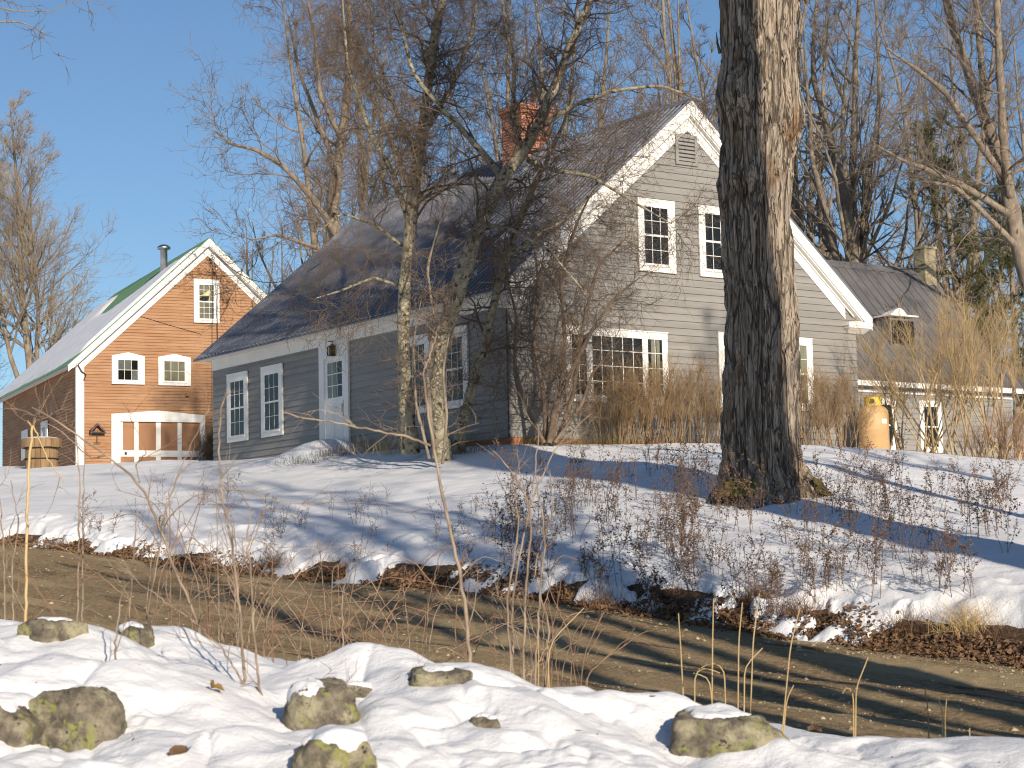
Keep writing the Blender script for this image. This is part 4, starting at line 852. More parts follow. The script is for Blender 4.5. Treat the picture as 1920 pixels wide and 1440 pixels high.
custom_tree('yard_tree', 'slimmer lichen-barked bare tree, rightmost of the trunks before the farmhouse wall',
    [(px([(857, 850), (870, 780), (895, 690), (912, 640), (930, 560), (950, 480), (985, 390), (1010, 330), (1050, 250), (1080, 170)], 44.2, -1.2), [.17, .14, .125, .12, .11, .10, .085, .07, .05, .02]),
     (px([(912, 640), (935, 680), (945, 710), (915, 735)], 44.0, -.3), [.035, .03, .025, .01]),
     (px([(950, 480), (1010, 440), (1080, 400), (1150, 300)], 43.4, -1), [.06, .05, .035, .012])],
    23, 'barklichen', 'twig', 3.0, 1.8, 6, .85, 5, .45, 2, .24, rt=.005)
custom_tree('understory_tree', 'thin dark crooked sapling growing between the lichen-barked trunks',
    [(px([(815, 860), (808, 790), (800, 700), (815, 600), (800, 500), (830, 400)], 42.6, -.5), [.05, .045, .04, .035, .03, .012]), (px([(805, 860), (780, 760), (775, 640), (790, 560)], 42.4, -.3), [.035, .03, .025, .01]), (px([(830, 870), (838, 780), (830, 700), (845, 610)], 42.3, -.3), [.035, .03, .025, .01])],
    24, 'barkbg', 'twig', 4, 1.2, 6, .6, 5, .35, 0, .2)
# small crooked tree in front of the gable wall
custom_tree('shrub_tree', 'dark many-stemmed bare small tree covering the left of the gable wall',
    [(px([(1030, 830), (1040, 760), (1075, 690), (1110, 620), (1150, 560), (1200, 520)], 43.6, -.6), [.07, .06, .05, .04, .03, .012]),
     (px([(1025, 830), (1020, 740), (1000, 640), (1010, 540), (1000, 440)], 43.8, -.4), [.06, .05, .045, .035, .012]),
     (px([(1035, 830), (1050, 740), (1060, 640), (1050, 520), (1080, 420), (1120, 340)], 43.7, -.8), [.06, .05, .045, .04, .03, .012]),
     (px([(1020, 830), (985, 760), (965, 680), (970, 600), (950, 520)], 43.5, -.6), [.05, .04, .035, .03, .012]),
     (px([(1040, 830), (1090, 760), (1110, 700), (1160, 640)], 43.4, .4), [.045, .04, .03, .012]),
     (px([(1045, 825), (1075, 740), (1095, 600), (1120, 500), (1180, 440)], 43.9, -.8), [.05, .045, .04, .03, .012])],
    25, 'twig', 'twig', 3.6, 1.35, 6, .8, 4, .42, 2, .22, rt=.0044, trop=(.02, 0, -.02, -.03), t0=.1)
# trees at the right edge
custom_tree('bare_tree', 'large bare tree leaning left from the right edge, its limbs fanning upward',
    [(px([(1960, 620), (1915, 480), (1895, 380), (1870, 280), (1830, 180), (1790, 60), (1760, -60), (1740, -200)], 66, 2), [.36, .30, .26, .22, .19, .16, .13, .05]),
     (px([(1895, 370), (1880, 250), (1875, 130), (1868, 0), (1870, -150)], 66.4, -2), [.16, .15, .13, .11, .04]),
     (px([(1880, 330), (1810, 230), (1770, 170), (1720, 130), (1660, 90)], 66.4, -3), [.13, .11, .09, .07, .02]),
     (px([(1890, 400), (1800, 345), (1720, 310), (1690, 300), (1640, 270)], 66.2, -3), [.12, .10, .08, .06, .02]),
     (px([(1905, 460), (1830, 385), (1790, 350), (1740, 340)], 66.2, -2), [.11, .09, .07, .02]),
     (px([(1850, 230), (1840, 120), (1830, 0), (1825, -140)], 66.6, 2), [.14, .12, .10, .04])],
    31, 'barkbg', 'twigbg', 1.3, 3.8, 7, 1.8, 5, .95, 2, .5, trop=(.06, .05, .03, .02), ang=.75, rt=.0085)
# spreading tree left of the farmhouse roof
custom_tree('bare_tree', 'bare tree spreading left over the sky above the low end of the farmhouse roof',
    [(px([(660, 640), (640, 500), (620, 400), (640, 260), (660, 100), (650, -50)], 70, 2), [.30, .25, .21, .17, .12, .05]),
     (px([(630, 440), (590, 375), (530, 310), (480, 280), (430, 270), (402, 245)], 70.3, -2), [.13, .11, .09, .07, .05, .02]),
     (px([(625, 400), (640, 330), (600, 240), (560, 130), (540, 30)], 70.3, 1), [.12, .10, .08, .06, .02]),
     (px([(640, 480), (580, 460), (520, 440), (470, 450)], 70, -2), [.09, .07, .05, .02]),
     (px([(640, 260), (600, 180), (590, 60), (570, -30)], 70.6, -2), [.1, .08, .06, .03])],
    32, 'barkbg', 'twigbg', 1.5, 3.0, 8, 1.6, 5, .8, 2, .42, trop=(.05, .04, .02, .02), ang=.75, rt=.0085)
# bough entering the upper left corner
custom_tree('bare_tree', 'bare bough reaching into the upper left corner of the sky',
    [(px([(-420, 1250), (-400, 800), (-340, 400), (-260, 180), (-180, 60)], 24, 1), [.25, .22, .18, .12, .06]), (px([(-260, 180), (-150, 80), (-40, 42), (40, 40), (85, 62)], 24.6, 0), [.05, .03, .014, .010, .005]), (px([(-150, 80), (-30, 10), (40, 22), (105, 20)], 24.6, .2), [.03, .012, .009, .004])],
    33, 'barkbg', 'twigbg', .8, .9, 5, .4, 4, .25, 0, .2, ang=.7, rt=.004)

# ---------------------------------------------------------------- the big maple trunk
def big_trunk():
    D0 = 32.0; prof = [(-260, 1345, 1478), (-100, 1343, 1488), (0, 1345, 1495), (60, 1348, 1493), (110, 1353, 1492), (165, 1344, 1497), (210, 1345, 1500), (260, 1350, 1492), (300, 1352, 1489), (335, 1349, 1488), (400, 1355, 1483), (500, 1358, 1488), (600, 1362, 1496), (700, 1358, 1500), (780, 1354, 1500), (840, 1352, 1502), (880, 1350, 1512), (915, 1344, 1530), (945, 1335, 1549), (985, 1325, 1562)]
    v_ = np.array([p[0] for p in prof], float); l_ = np.array([p[1] for p in prof], float); r_ = np.array([p[2] for p in prof], float)
    zc = np.array([P(1430, v, D0)[2] for v in v_]); xl = np.array([P(a, v, D0)[0] for a, v in zip(l_, v_)]); xr = np.array([P(a, v, D0)[0] for a, v in zip(r_, v_)])
    cen = (xl + xr) / 2; rad = (xr - xl) / 2; o = np.argsort(zc); zc, cen, rad = zc[o], cen[o], rad[o]
    bz = gz(cen[1], D0); e = empty('maple_tree', (cen[1], D0, bz), label='huge furrowed grey maple trunk standing in the snow before the farmhouse', cat='tree')
    NZ, NA = 1150, 460; z = np.linspace(bz - .3, zc[-1], NZ)[:, None]; th = np.linspace(0, 2 * np.pi, NA, endpoint=False)[None]
    c = np.interp(z[:, 0], zc, cen)[:, None]; rr = np.interp(z[:, 0], zc, rad)[:, None] * .965
    ct, st_ = np.cos(th), np.sin(th); hh = z - bz
    # root flare lobes
    fl = np.exp(-np.clip(hh, -.3, 9) / .30); lob = fl * (.16 * np.cos(th * 4 + .7) + .10 * np.cos(th * 7 + 2)) 
    rr2 = rr * (1 + lob * .9)
    X, Y_, Z = ct * 1.0, st_ * 1.0, z
    warp = fb3(ct * 1.2 + 5, st_ * 1.2, z * .5, 3) * .9
    a = fb3(ct * 4.2 + warp, st_ * 4.2 + warp, z * .5 + 3, 4)                  # long plates
    ridge = 1 - np.abs(a) * 2.4; ridge = np.clip(ridge, 0, 1)                   # furrow lines near zero crossings
    fine = fb3(ct * 13 + warp * 2, st_ * 13, z * 1.8, 4)
    brk = fb3(ct * 7, st_ * 7 + 3, z * 4.2, 3)
    crack = np.clip(1 - np.abs(fb3(ct * 9 + 4 + warp, st_ * 9 + warp, z * 1.1, 3)) * 4, 0, 1)
    plate = fb3(ct * 4.5 + 9, st_ * 4.5, z * 1.6, 2); disp = .05 * sstep(-.02, .06, plate) * sstep(.5, .1, plate) - .058 * ridge ** 3 - .038 * crack ** 2 + .024 * fine + .016 * brk + .03 * fb3(ct * 2, st_ * 2, z * .9, 3)
    # burls
    for (bu, bv, sz, hgt) in ((1378, 185, .40, .17), (1380, 335, .26, .10), (1487, 235, .30, .13), (1400, 130, .22, .08)):
        q = P(bu, bv, D0); ang = math.acos(max(-1, min(1, (q[0] - np.interp(q[2], zc, cen)) / np.interp(q[2], zc, rad)))); da = np.angle(np.exp(1j * (th + ang)))
        g = np.exp(-((z - q[2]) ** 2 / sz ** 2 + (da * .62) ** 2 / sz ** 2)); disp = disp + g * (hgt + .05 * fb3(ct * 9, st_ * 9, z * 7, 3))
    R_ = rr2 + disp; x = c + R_ * ct; y = D0 + .1 * np.sin(z * .4) + R_ * st_
    V = np.stack([x - cen[1], y - D0, np.broadcast_to(z - bz, x.shape)], -1).reshape(-1, 3)
    i = np.arange(NZ - 1)[:, None] * NA; q = np.arange(NA)[None]; q1 = (q + 1) % NA; F = np.stack([i + q, i + q1, i + NA + q1, i + NA + q], -1).reshape(-1, 4)
    meshnp('trunk', V, F, MT['bark'], e, True)
    # limbs and crown above the frame
    R = np.random.default_rng(77); top = np.array([cen[-1] - cen[1], 0, z[-1, 0] - bz]); K = 6
    az = np.arange(K) * 6.28 / K + .4; dr = np.stack([np.cos(az) * .55, np.sin(az) * .55, np.ones(K)], 1)
    P0, r0 = grow(np.repeat(top[None] - [[0, 0, .5]], K, 0), dr, R.uniform(6, 9, K), .20, 14, .08, .06, .12, R); parts = [tubes(P0, r0, 9)]
    s, d, t, pi, rr_ = spawn(P0, r0, 9, .25, 1, .8, .2, R); P1, r1 = grow(s, d, R.uniform(2, 4, len(t)), np.clip(rr_ * .5, .02, .1), 8, .12, .05, .15, R); parts.append(tubes(P1, r1, 6)); meshnp('limb', *cat(parts), MT['bark'], e, True)
    s, d, t, pi, rr_ = spawn(P1, r1, 5, .2, 1, .7, .2, R); P2, r2 = grow(s, d, R.uniform(.8, 1.8, len(t)), .012, 5, .15, .04, .3, R)
    s, d, t, pi, rr_ = spawn(P2, r2, 4, .2, 1, .7, .2, R); P3, r3 = grow(s, d, R.uniform(.3, .8, len(t)), .006, 3, .15, .04, .4, R); meshnp('crown', *cat([tubes(P2, r2, 4), tubes(P3, r3, 3)]), MT['twig'], e)
    # dead stub and bark flap on the right edge, moss at the foot
    def sh(u, v, d): return P(u, v, d) - np.array([cen[1], D0, bz])
    m = MB().tube([sh(1493, 4, D0), sh(1500, 30, D0 - .1), sh(1495, 70, D0 - .1)], [.05, .04, .01], 6).tube([sh(1350, 100, D0), sh(1345, 80, D0), sh(1343, 60, D0)], [.03, .02, .006], 6).tube([sh(1495, 590, D0 - .25), sh(1500, 606, D0 - .3)], [.02, .008], 5); m.build('bark_flap', MT['bark'], e)
    for mi, a0 in enumerate((-2.6, -2.15, -.35)):
        A = np.random.default_rng(5 + mi); NN = 26; aa, hh = np.meshgrid(np.linspace(a0 - .22, a0 + .22, NN), np.linspace(-.02, .26, NN)); edge = np.minimum(1, 6 * np.minimum(np.minimum(aa - a0 + .22, a0 + .22 - aa) / .44, np.minimum(hh + .02, .26 - hh) / .28))
        rr3 = .80 + .20 * np.exp(-hh * 6) - .1 * hh + .06 * edge + .05 * fb3(aa * 14, hh * 22, hh * 0, 3) - .05
        V = np.stack([rr3 * np.cos(aa), rr3 * np.sin(aa), hh], -1).reshape(-1, 3); i0 = np.arange(NN - 1)[:, None] * NN + np.arange(NN - 1)[None]
        meshnp('moss', V, np.stack([i0, i0 + 1, i0 + NN + 1, i0 + NN], -1).reshape(-1, 4), MT['moss'], e, True)
big_trunk()

# trees across the road, outside the frame to the right: their trunks shade the road, the bank and the maple
HS = Vector((math.sin(SUN_AZ), -math.cos(SUN_AZ)))
PV = Vector((math.cos(SUN_AZ), math.sin(SUN_AZ)))
def caster(x, y, H, r, seed, lab, clear=.5):
    t = tree_proto(seed, H, r, clear, .42, 12, .30, .12, 8, 7, 0, wander=.008, name='roadside_tree', twr=.008)
    t.location = (x, y, gz(x, y) - .2); tag(t, lab, 'tree', 'roadside trees outside the right edge of the photo')
mx, my, mz = P(1428, 930, 32)
def along(h, k, pofs): return np.array([mx + HS.x * k + PV.x * pofs, my + HS.y * k + PV.y * pofs, mz + h + k * math.tan(SUN_EL)])
K_ = 12.5
custom_tree('roadside_maple', 'second huge maple of the row, outside the right edge of the photo', [([along(h, K_, (.38 - .075 * h) - rr) for h, rr in ((-5.4, .75), (-3.8, .60), (0, .54), (4, .52), (8, .50), (12, .44), (16, .2))], [.75, .60, .54, .52, .50, .44, .2])], 46, 'bark', 'twig', .6, 4, 4, 1.6, 3, .7, 0, .3, t0=.70, rt=.008)
caster(-.45 + HS.x * 15.5, 20.5 + HS.y * 15.5, 17, .30, 42, 'roadside trunk nearest the photographer')
caster(3.4 + HS.x * 12, 17.2 + HS.y * 12, 17, .26, 47, 'roadside trunk between the two nearest the photographer')
caster(1.6 + HS.x * 15, 18.4 + HS.y * 15, 18, .22, 48, 'slender roadside trunk behind the nearest one')
caster(11.5 + HS.x * 12, 30 + HS.y * 12, 19, .25, 49, 'slender trunk on the bank beyond the second huge maple')
caster(4.9 + HS.x * 10, 19 + HS.y * 10, 15, .36, 43, 'slim roadside trunk beside the gravel road')
caster(8.9 + HS.x * 9, 27 + HS.y * 9, 16, .30, 44, 'roadside trunk on the far right bend')
for q_, (px_, py_, k_, h_, r_) in enumerate(((-6.5, 46, 46, 24, .22), (-3.2, 39, 36, 22, .20), (-9.5, 52, 52, 25, .24), (1.5, 37, 30, 22, .18), (8.5, 38, 27, 22, .20))): caster(px_ + HS.x * k_, py_ + HS.y * k_, h_, r_, 52 + q_, ('first', 'second', 'third', 'fourth', 'fifth')[q_] + ' slender tree of the roadside row behind the photographer', clear=.4)
WR = 'woods across the road, outside the right edge of the photo'
for i, (x, y) in enumerate([(58, 38), (66, 24), (55, 14), (74, 34), (80, 14), (62, 2), (72, -8), (88, 26), (60, 50), (95, 0), (70, 62), (85, 48), (52, 27), (76, 5), (68, 44)]):
    place([protoA, protoB, protoC, protoD][i % 4], False, x, y, i * 1.3, 1.0, 1.0, label='bare tree of the woods across the road, outside the frame', cat='tree', group=WR)

# ---------------------------------------------------------------- pine behind the wing
def pine(u, d, H, wd, seed, lab):
    R = np.random.default_rng(seed); x, y = up(u, d); z = gz(x, y); e = empty('pine_tree', (x, y, z), label=lab, cat='tree')
    P0, r0 = grow(np.zeros((1, 3)), np.array([[0, 0, 1.]]), H, .24, 20, .02, .05, .1, R); parts = [tubes(P0, r0, 9)]
    s, d_, t, pi, rr = spawn(P0, r0, 75, .18, .98, 1.35, .15, R, even=True); ll = wd * (1.12 - t) ** .7 * R.uniform(.6, 1.15, len(t)); P1, r1 = grow(s, d_, ll, .035, 7, .08, .04, .2, R); parts.append(tubes(P1, r1, 4)); meshnp('trunk', *cat(parts), MT['barkbg'], e, True)
    s, d_, t, pi, rr = spawn(P1, r1, 16, .2, 1, .8, .3, R); P2, r2 = grow(s, d_, R.uniform(.3, .8, len(t)), .008, 3, .1, .10, .5, R)
    s, d_, t, pi, rr = spawn(P2, r2, 46, .15, 1, .9, .3, R); n = len(s); d_ = nrm(d_ + np.array([0, 0, .25])); a = nrm(np.cross(d_, R.normal(0, 1, (n, 3)))) * .010; tip = s + d_ * R.uniform(.09, .17, n)[:, None]
    V = np.stack([s - a, s + a, tip], 1).reshape(-1, 3); F = np.arange(3 * n).reshape(-1, 3)
    meshnp('crown', V, F, MT['needle'], e); meshnp('branchlet', *tubes(P2, r2, 3), MT['twigbg'], e)
pine(1818, 72, 13.2, 3.0, 51, 'olive-green pine rising behind the wing chimney at right')
pine(1915, 80, 12.0, 2.8, 52, 'dark pine half cut off by the right edge')

# ---------------------------------------------------------------- shrubs
def shrub(name, lab, x, y, H, spread, nst, seed, tw, group=None, n2_=9, n3_=7, l2_=.5, l3_=.28, r=.014, w=.08, ell=(1., 1.), trop=.05, rt=.004, z=None, t0_=.22, out=1.):
    R = np.random.default_rng(seed); z = gz(x, y) if z is None else z; e = empty(name, (x, y, z - .05), label=lab, cat='shrub', group=group)
    st = np.stack([R.normal(0, .22 * ell[0], nst) * spread, R.normal(0, .16 * ell[1], nst) * spread, np.zeros(nst)], 1); az = R.uniform(0, 6.28, nst); tl = R.uniform(.05, .75, nst) * spread / H * out
    dr = np.stack([np.cos(az) * tl * ell[0] + st[:, 0] * .5, np.sin(az) * tl * ell[1] + st[:, 1] * .5, np.ones(nst)], 1)
    P1, r1 = grow(st, dr, H * R.uniform(.7, 1.05, nst), R.uniform(.7, 1.3, nst) * r, 9, w, trop, .25, R)
    s, d, t, pi, rr = spawn(P1, r1, n2_, t0_, 1, .5, .2, R); P2, r2 = grow(s, d, l2_ * R.uniform(.5, 1.3, len(t)), np.clip(rr * .6, rt, .01), 5, .12, .10, .35, R)
    s, d, t, pi, rr = spawn(P2, r2, n3_, .1, 1, .55, .2, R); P3, r3 = grow(s, d, l3_ * R.uniform(.5, 1.3, len(t)), rt * .9, 3, .12, .08, .5, R)
    tw2 = [tubes(P2, r2, 3), tubes(P3, r3, 3)]
    meshnp('stem', *tubes(P1, r1, 5), MT[tw], e, True); meshnp('twigs', *cat(tw2), MT[tw], e); return e
GH = 'clipped golden shrubs along the gable wall'
for i, (u, d, lab, sp) in enumerate([(1150, 45.2, 'golden bare shrub below the left half of the picture window', .9), (1205, 45.6, 'golden bare shrub below the right half of the picture window', .9), (1268, 46.1, 'golden bare shrub just right of the picture window', .95), (1325, 46.6, 'golden bare shrub touching the left side of the maple trunk', .95), (1525, 47.6, 'golden bare shrub showing right of the maple trunk', .9), (1578, 48.0, 'golden bare shrub beside the tan propane tank', .85)]):
    x, y = P(u, 850, d)[:2]; shrub('garden_shrub', lab, x, y, 1.95 if i > 1 else 1.75, sp, 34, 60 + i, 'twiggold', GH, 11, 7, .40, .2, r=.010, w=.10, rt=.003, t0_=.30)
GT = 'tan vase-shaped shrubs before the rear wing'
for i, (u, d, H, sp, lab) in enumerate([(1795, 50, 4.1, 2.6, 'large tan vase-shaped shrub before the wing windows'), (1850, 52, 4.6, 2.6, 'tallest tan shrub, dense and golden, near the right edge'), (1905, 50.5, 4.2, 2.3, 'tan shrub cut off by the right edge'), (1722, 53, 3.3, 2.0, 'lower tan shrub behind the propane tank')]):
    x, y = P(u, 860, d)[:2]; shrub('tan_shrub', lab, x, y, H, sp * 1.25, 15, 80 + i, 'twigtan', GT, 14, 9, .95, .42, r=.028, w=.07, rt=.0042, t0_=.40, out=1.5)
for i, (u, d, H, lab) in enumerate([(1880, 47.5, 1.5, 'low reddish shrub on the snow crest before the wing'), (1912, 47, 1.7, 'low rusty shrub at the right edge of the snow crest'), (1838, 48.5, 1.2, 'low reddish shrub at the foot of the tan shrubs')]):
    x, y = P(u, 860, d)[:2]; shrub('low_shrub', lab, x, y, H * .8, .8, 16, 90 + i, 'redtwig', None, 6, 5, .3, .16, r=.008, rt=.003)
x, y = BO[:2] + BDG[:2] * 4.5 - BDL[:2] * 1.2; shrub('garden_shrub', 'wispy brown shrub before the right end of the barn door', x, y, 1.25, 1.0, 40, 95, 'twiggold', None, 9, 7, .4, .2)
x, y = BO[:2] + BDG[:2] * 5.4 - BDL[:2] * 1.0; shrub('garden_shrub', 'thin brown shrub between barn door and farmhouse wall', x, y, 2.0, .7, 22, 96, 'twiggold', None, 9, 6, .4, .2)

# ---------------------------------------------------------------- fieldstones of the snowy wall
def rock(lab, u, v, wpx, hpx, seed, depth=None, dep=.8, tilt=0., sink=.35, cap=.72):
    q = hit(u, v) if depth is None else P(u, v, depth); d = q[1]; sx = wpx / FPX * d / 2; szz = hpx / FPX * d * .62
    n, m = 160, 110; th = np.linspace(0, 2 * np.pi, n, endpoint=False)[None]; ph = np.linspace(0, np.pi, m)[:, None]
    x, y, z = np.sin(ph) * np.cos(th), np.sin(ph) * np.sin(th), np.cos(ph) * np.ones_like(th)
    k = seed * 3.7; RR = np.random.default_rng(900 + seed); N = nrm(RR.normal(0, 1, (15, 3))); N = np.concatenate([N, [[0, 0, 1.], [0, -1, .25], [1, -.3, .2], [-1, -.3, .1]]]); Dd = RR.uniform(.72, 1.0, len(N))
    dt = x[..., None] * N[:, 0] + y[..., None] * N[:, 1] + z[..., None] * N[:, 2]; q_ = (np.maximum(dt, 1e-3) / Dd); sc = (q_ ** 11).sum(-1) ** (-1 / 11.); sm = (q_ ** 6).sum(-1) ** (-1 / 6.) * 1.2 * (1 + .13 * fb3(x * 2.2 + k, y * 2.2, z * 2.2, 2))
    sc = sc * (1 + .13 * fb3(x * 2.2 + k, y * 2.2, z * 2.2, 2) + .055 * fb3(x * 6 + k, y * 6, z * 6, 3) + .02 * fb3(x * 20 + k, y * 20, z * 20, 3)) * 1.2
    V = np.stack([x * sc * sx, y * sc * sx * dep, z * sc * szz], -1).reshape(-1, 3)
    i = np.arange(m - 1)[:, None] * n; a = np.arange(n)[None]; b = (a + 1) % n; F = np.stack([i + a, i + n + a, i + n + b, i + b], -1).reshape(-1, 4)
    Nz = z + .22 * y + .35 * fb3(x * 1.3 + k + 4, y * 1.3, z * 1.3, 2) + .05 * fb3(x * 6, y * 6, z * 6 + k, 2); msk = sstep(cap - .12, cap + .25, Nz)
    o = meshnp('fieldstone', V, F, MT['rock'], smooth=True); cs = sm * (1 + .12 - .22 + .20 * msk); cz = np.stack([x * cs * sx, y * cs * sx * dep, z * cs * szz + .015 * msk], -1).reshape(-1, 3)
    if cap < .95: meshnp('snow_cap', cz, F, MT['snow'], o, smooth=True)
    o.location = (q[0], q[1] + sx * dep * .3, q[2] + szz * (.22 - sink * 2) * .5); o.rotation_euler = (tilt * .3, tilt, seed); tag(o, lab, 'stone', None); return o
rock('grey lichened boulder cut by the left edge, lower left snow', 30, 1385, 190, 120, 1, sink=.2)
rock('round grey boulder touching the one at the left edge', 158, 1372, 185, 135, 2, sink=.15)
rock('upright mottled boulder half shaded, left of the photo centre', 600, 1362, 160, 150, 3, sink=.15, tilt=.25)
rock('low brown boulder at the bottom edge below the upright one', 612, 1446, 165, 100, 4, sink=.2)
rock('mossy flat stone peeping from the central snow hump', 820, 1278, 130, 50, 5, sink=.3)
rock('large lichened boulder in the snow at lower right', 1360, 1405, 225, 130, 6, sink=.15)
rock('dark mossy stone on the snow crest at far left', 100, 1190, 130, 60, 7, sink=.3)
rock('flat dark stone on the snow crest beside the brambles', 255, 1198, 100, 50, 8, sink=.3)
rock('small brown stone in the snow right of the upright boulder', 680, 1302, 55, 28, 9, sink=.2)
rock('small stone under the two boulders at left', 130, 1392, 80, 40, 10, sink=.2)
rock('dark stone tip in the shaded hump at centre bottom', 905, 1362, 70, 30, 11, sink=.3)

# ---------------------------------------------------------------- saplings, brambles, grass
def px3(lst, d, dd=0, base_=False):
    q = px(lst, d, dd)
    if base_: q[0] = np.array([q[0][0], q[0][1], gz(q[0][0], q[0][1]) - .05])
    return q
def sapling(name, lab, stems, seed, bark='greytwig', tw='greytwig', n1=2.2, l1=.35, n2=3, l2=.16, rt=.0022, cat_='sapling', group=None, ang=.6, cs=.12):
    R = np.random.default_rng(seed); b0 = np.array(stems[0][0][0]); e = empty(name, tuple(b0), label=lab, cat=cat_, group=group); parts = []; cr = []
    for si, (pts, rs) in enumerate(stems):
        Q, rr = resample(pts, rs, 36); Q = Q - b0; w_ = R.normal(0, 1, (36, 3)); Q[1:-1] += (w_[1:-1] * .0035); rr = rr * (1 + .12 * (R.random(36) > .88)); Ps = Q[None]; parts.append(tubes(Ps, rr[None], 7))
        ln = np.linalg.norm(np.diff(Q, axis=0), axis=1).sum(); c = max(2, int(n1 * ln)); s, d, t, pi, r_ = spawn(Ps, rr[None], c, .15, .97, ang, .2, R, up=.6, even=True)
        P1, r1 = grow(s, d, l1 * R.uniform(.3, 1.5, c) * (1.2 - .6 * t), np.clip(r_ * .5, rt * 1.2, .006), 8, cs, .03, .4, R); cr.append(tubes(P1, r1, 4))
        s, d, t, pi, r_ = spawn(P1, r1, n2, .2, 1, .7, .3, R); P2, r2 = grow(s, d, l2 * R.uniform(.4, 1.4, len(t)), np.clip(r_ * .7, rt, .004), 5, .14, .02, .4, R); cr.append(tubes(P2, r2, 3))
    meshnp('stem', *cat(parts), MT[bark], e, True); meshnp('twigs', *cat(cr), MT[tw], e); return e
lin = lambda a, b, n: list(np.linspace(a, b, n))
st = [(893, 1255), (872, 1130), (850, 1020), (828, 920), (812, 835), (802, 760), (793, 700)]
sapling('sapling', 'tall pale sapling with one long branch reaching left across the farmhouse door', [(px3(st, 13.6, -.2, True), lin(.015, .006, 7)), (px3([(812, 838), (760, 817), (700, 807), (620, 791), (560, 783), (533, 773)], 13.5, -.4), lin(.009, .004, 6)), (px3([(793, 700), (812, 650), (822, 610)], 13.4), [.006, .004, .002]), (px3([(668, 800), (630, 775), (597, 768)], 13.35), [.005, .004, .002])], 101, n1=1.0, n2=2)
sapling('sapling', 'clump of thin stems standing just right of the tall pale sapling', [(px3([(955, 1258), (962, 1120), (982, 1000), (1000, 930), (1040, 840), (1108, 776)], 13.9, 0, True), lin(.009, .0035, 6)), (px3([(975, 1258), (985, 1100), (1000, 960), (960, 880), (925, 845)], 13.8, 0, True), lin(.010, .0035, 5)), (px3([(990, 1258), (1012, 1130), (1022, 1000), (1003, 890), (1010, 800)], 13.9, 0, True), lin(.008, .003, 5)), (px3([(965, 1258), (950, 1120), (975, 990), (960, 900)], 13.7, 0, True), lin(.009, .003, 4)), (px3([(1005, 1258), (1030, 1180), (1000, 1060), (1040, 960), (1030, 880)], 14, 0, True), lin(.008, .003, 5))], 102, n1=3, l1=.3, n2=4)
sapling('sapling', 'long arching stem leaning far left from the snow crest toward the barn', [(px3([(392, 1215), (368, 1155), (325, 1065), (300, 985), (262, 905), (199, 854), (137, 810), (100, 783), (60, 764)], 13.4, -.5, True), lin(.011, .004, 9)), (px3([(199, 854), (170, 860), (120, 812), (50, 772)], 13.2, -.2), lin(.006, .003, 4)), (px3([(300, 985), (330, 900), (360, 830), (392, 765)], 13.2, -.2), lin(.006, .003, 4)), (px3([(262, 905), (255, 870), (275, 850), (263, 815)], 13.3, -.2), lin(.005, .002, 4))], 103, 'greytwig', 'redtwig', n1=3, n2=4)
sapling('sapling', 'slender vertical stem left of centre, rising from the bottom edge', [(px3([(452, 1440), (460, 1290), (450, 1160), (435, 1015), (415, 940), (410, 840), (412, 780), (424, 735)], 11.3, .2, True), lin(.010, .0035, 8)), (px3([(460, 1290), (420, 1220), (370, 1170), (300, 1120), (240, 1080)], 11.3, .3), lin(.006, .002, 5))], 104, n1=5, l1=.38, n2=4)
sapling('sapling', 'thin stem just right of the slender vertical one, with wiry side twigs', [(px3([(520, 1440), (492, 1320), (478, 1215), (472, 1100), (465, 1010), (470, 950)], 11.2, .2, True), lin(.009, .003, 6)), (px3([(500, 1360), (560, 1340), (630, 1330), (720, 1325), (800, 1300)], 11.2, .2), lin(.005, .002, 5))], 105, n1=6, l1=.36, n2=4)
sapling('sapling', 'thin dark stem among the snow near the lower left boulders', [(px3([(262, 1440), (240, 1315), (215, 1230), (220, 1165), (228, 1110)], 11.0, .2, True), lin(.009, .003, 5))], 106, n1=5, l1=.3, n2=4)
sapling('sapling', 'pale forked stake-like stem before the wooden bin', [(px3([(46, 1160), (50, 1000), (54, 880), (61, 795)], 14.6, 0, True), [.012, .011, .010, .009]), (px3([(60, 800), (52, 790)], 14.6), [.006, .004]), (px3([(61, 800), (66, 790)], 14.6), [.006, .004]), (px3([(63, 800), (88, 858), (120, 905)], 14.6), [.006, .005, .003])], 107, 'straw', 'greytwig', n1=1.2, n2=2)
for i, (pp, lab) in enumerate([([(142, 1150), (148, 1000), (150, 900), (140, 800)], 'straight thin stem before the barn corner board'), ([(154, 1160), (155, 1020), (156, 930), (160, 838)], 'second straight stem close beside the first before the barn corner'), ([(10, 1160), (8, 1050), (2, 960), (-6, 880)], 'stem at the very left edge'), ([(30, 1165), (22, 1060), (36, 980), (20, 900)], 'bent stem near the left edge'), ([(650, 1230), (640, 1130), (655, 1050)], 'short stem on the snow crest left of the pale sapling'), ([(232, 1170), (250, 1050), (258, 950)], 'short straight stem between barn door and boulders')]):
    sapling('sapling', lab, [(px3(pp, 14.6, 0, True), lin(.008, .003, len(pp)))], 110 + i, n1=3, l1=.22, n2=3)
sapling('sapling', 'wiry arching stem crossing the lawn left of centre', [(px3([(250, 1170), (310, 965), (350, 935), (400, 915), (450, 915), (500, 935), (560, 947), (650, 940), (740, 943), (780, 970)], 14.2, -.2, True), lin(.006, .002, 10))], 120, n1=3, l1=.25, n2=3)
sapling('sapling', 'reddish cane arching over the road edge at centre', [(px3([(430, 1210), (460, 1183), (550, 1180), (625, 1190), (700, 1215), (765, 1240)], 14.6, 0, True), lin(.005, .002, 6))], 121, 'redtwig', 'redtwig', n1=4, l1=.2, n2=3)
R = np.random.default_rng(200)
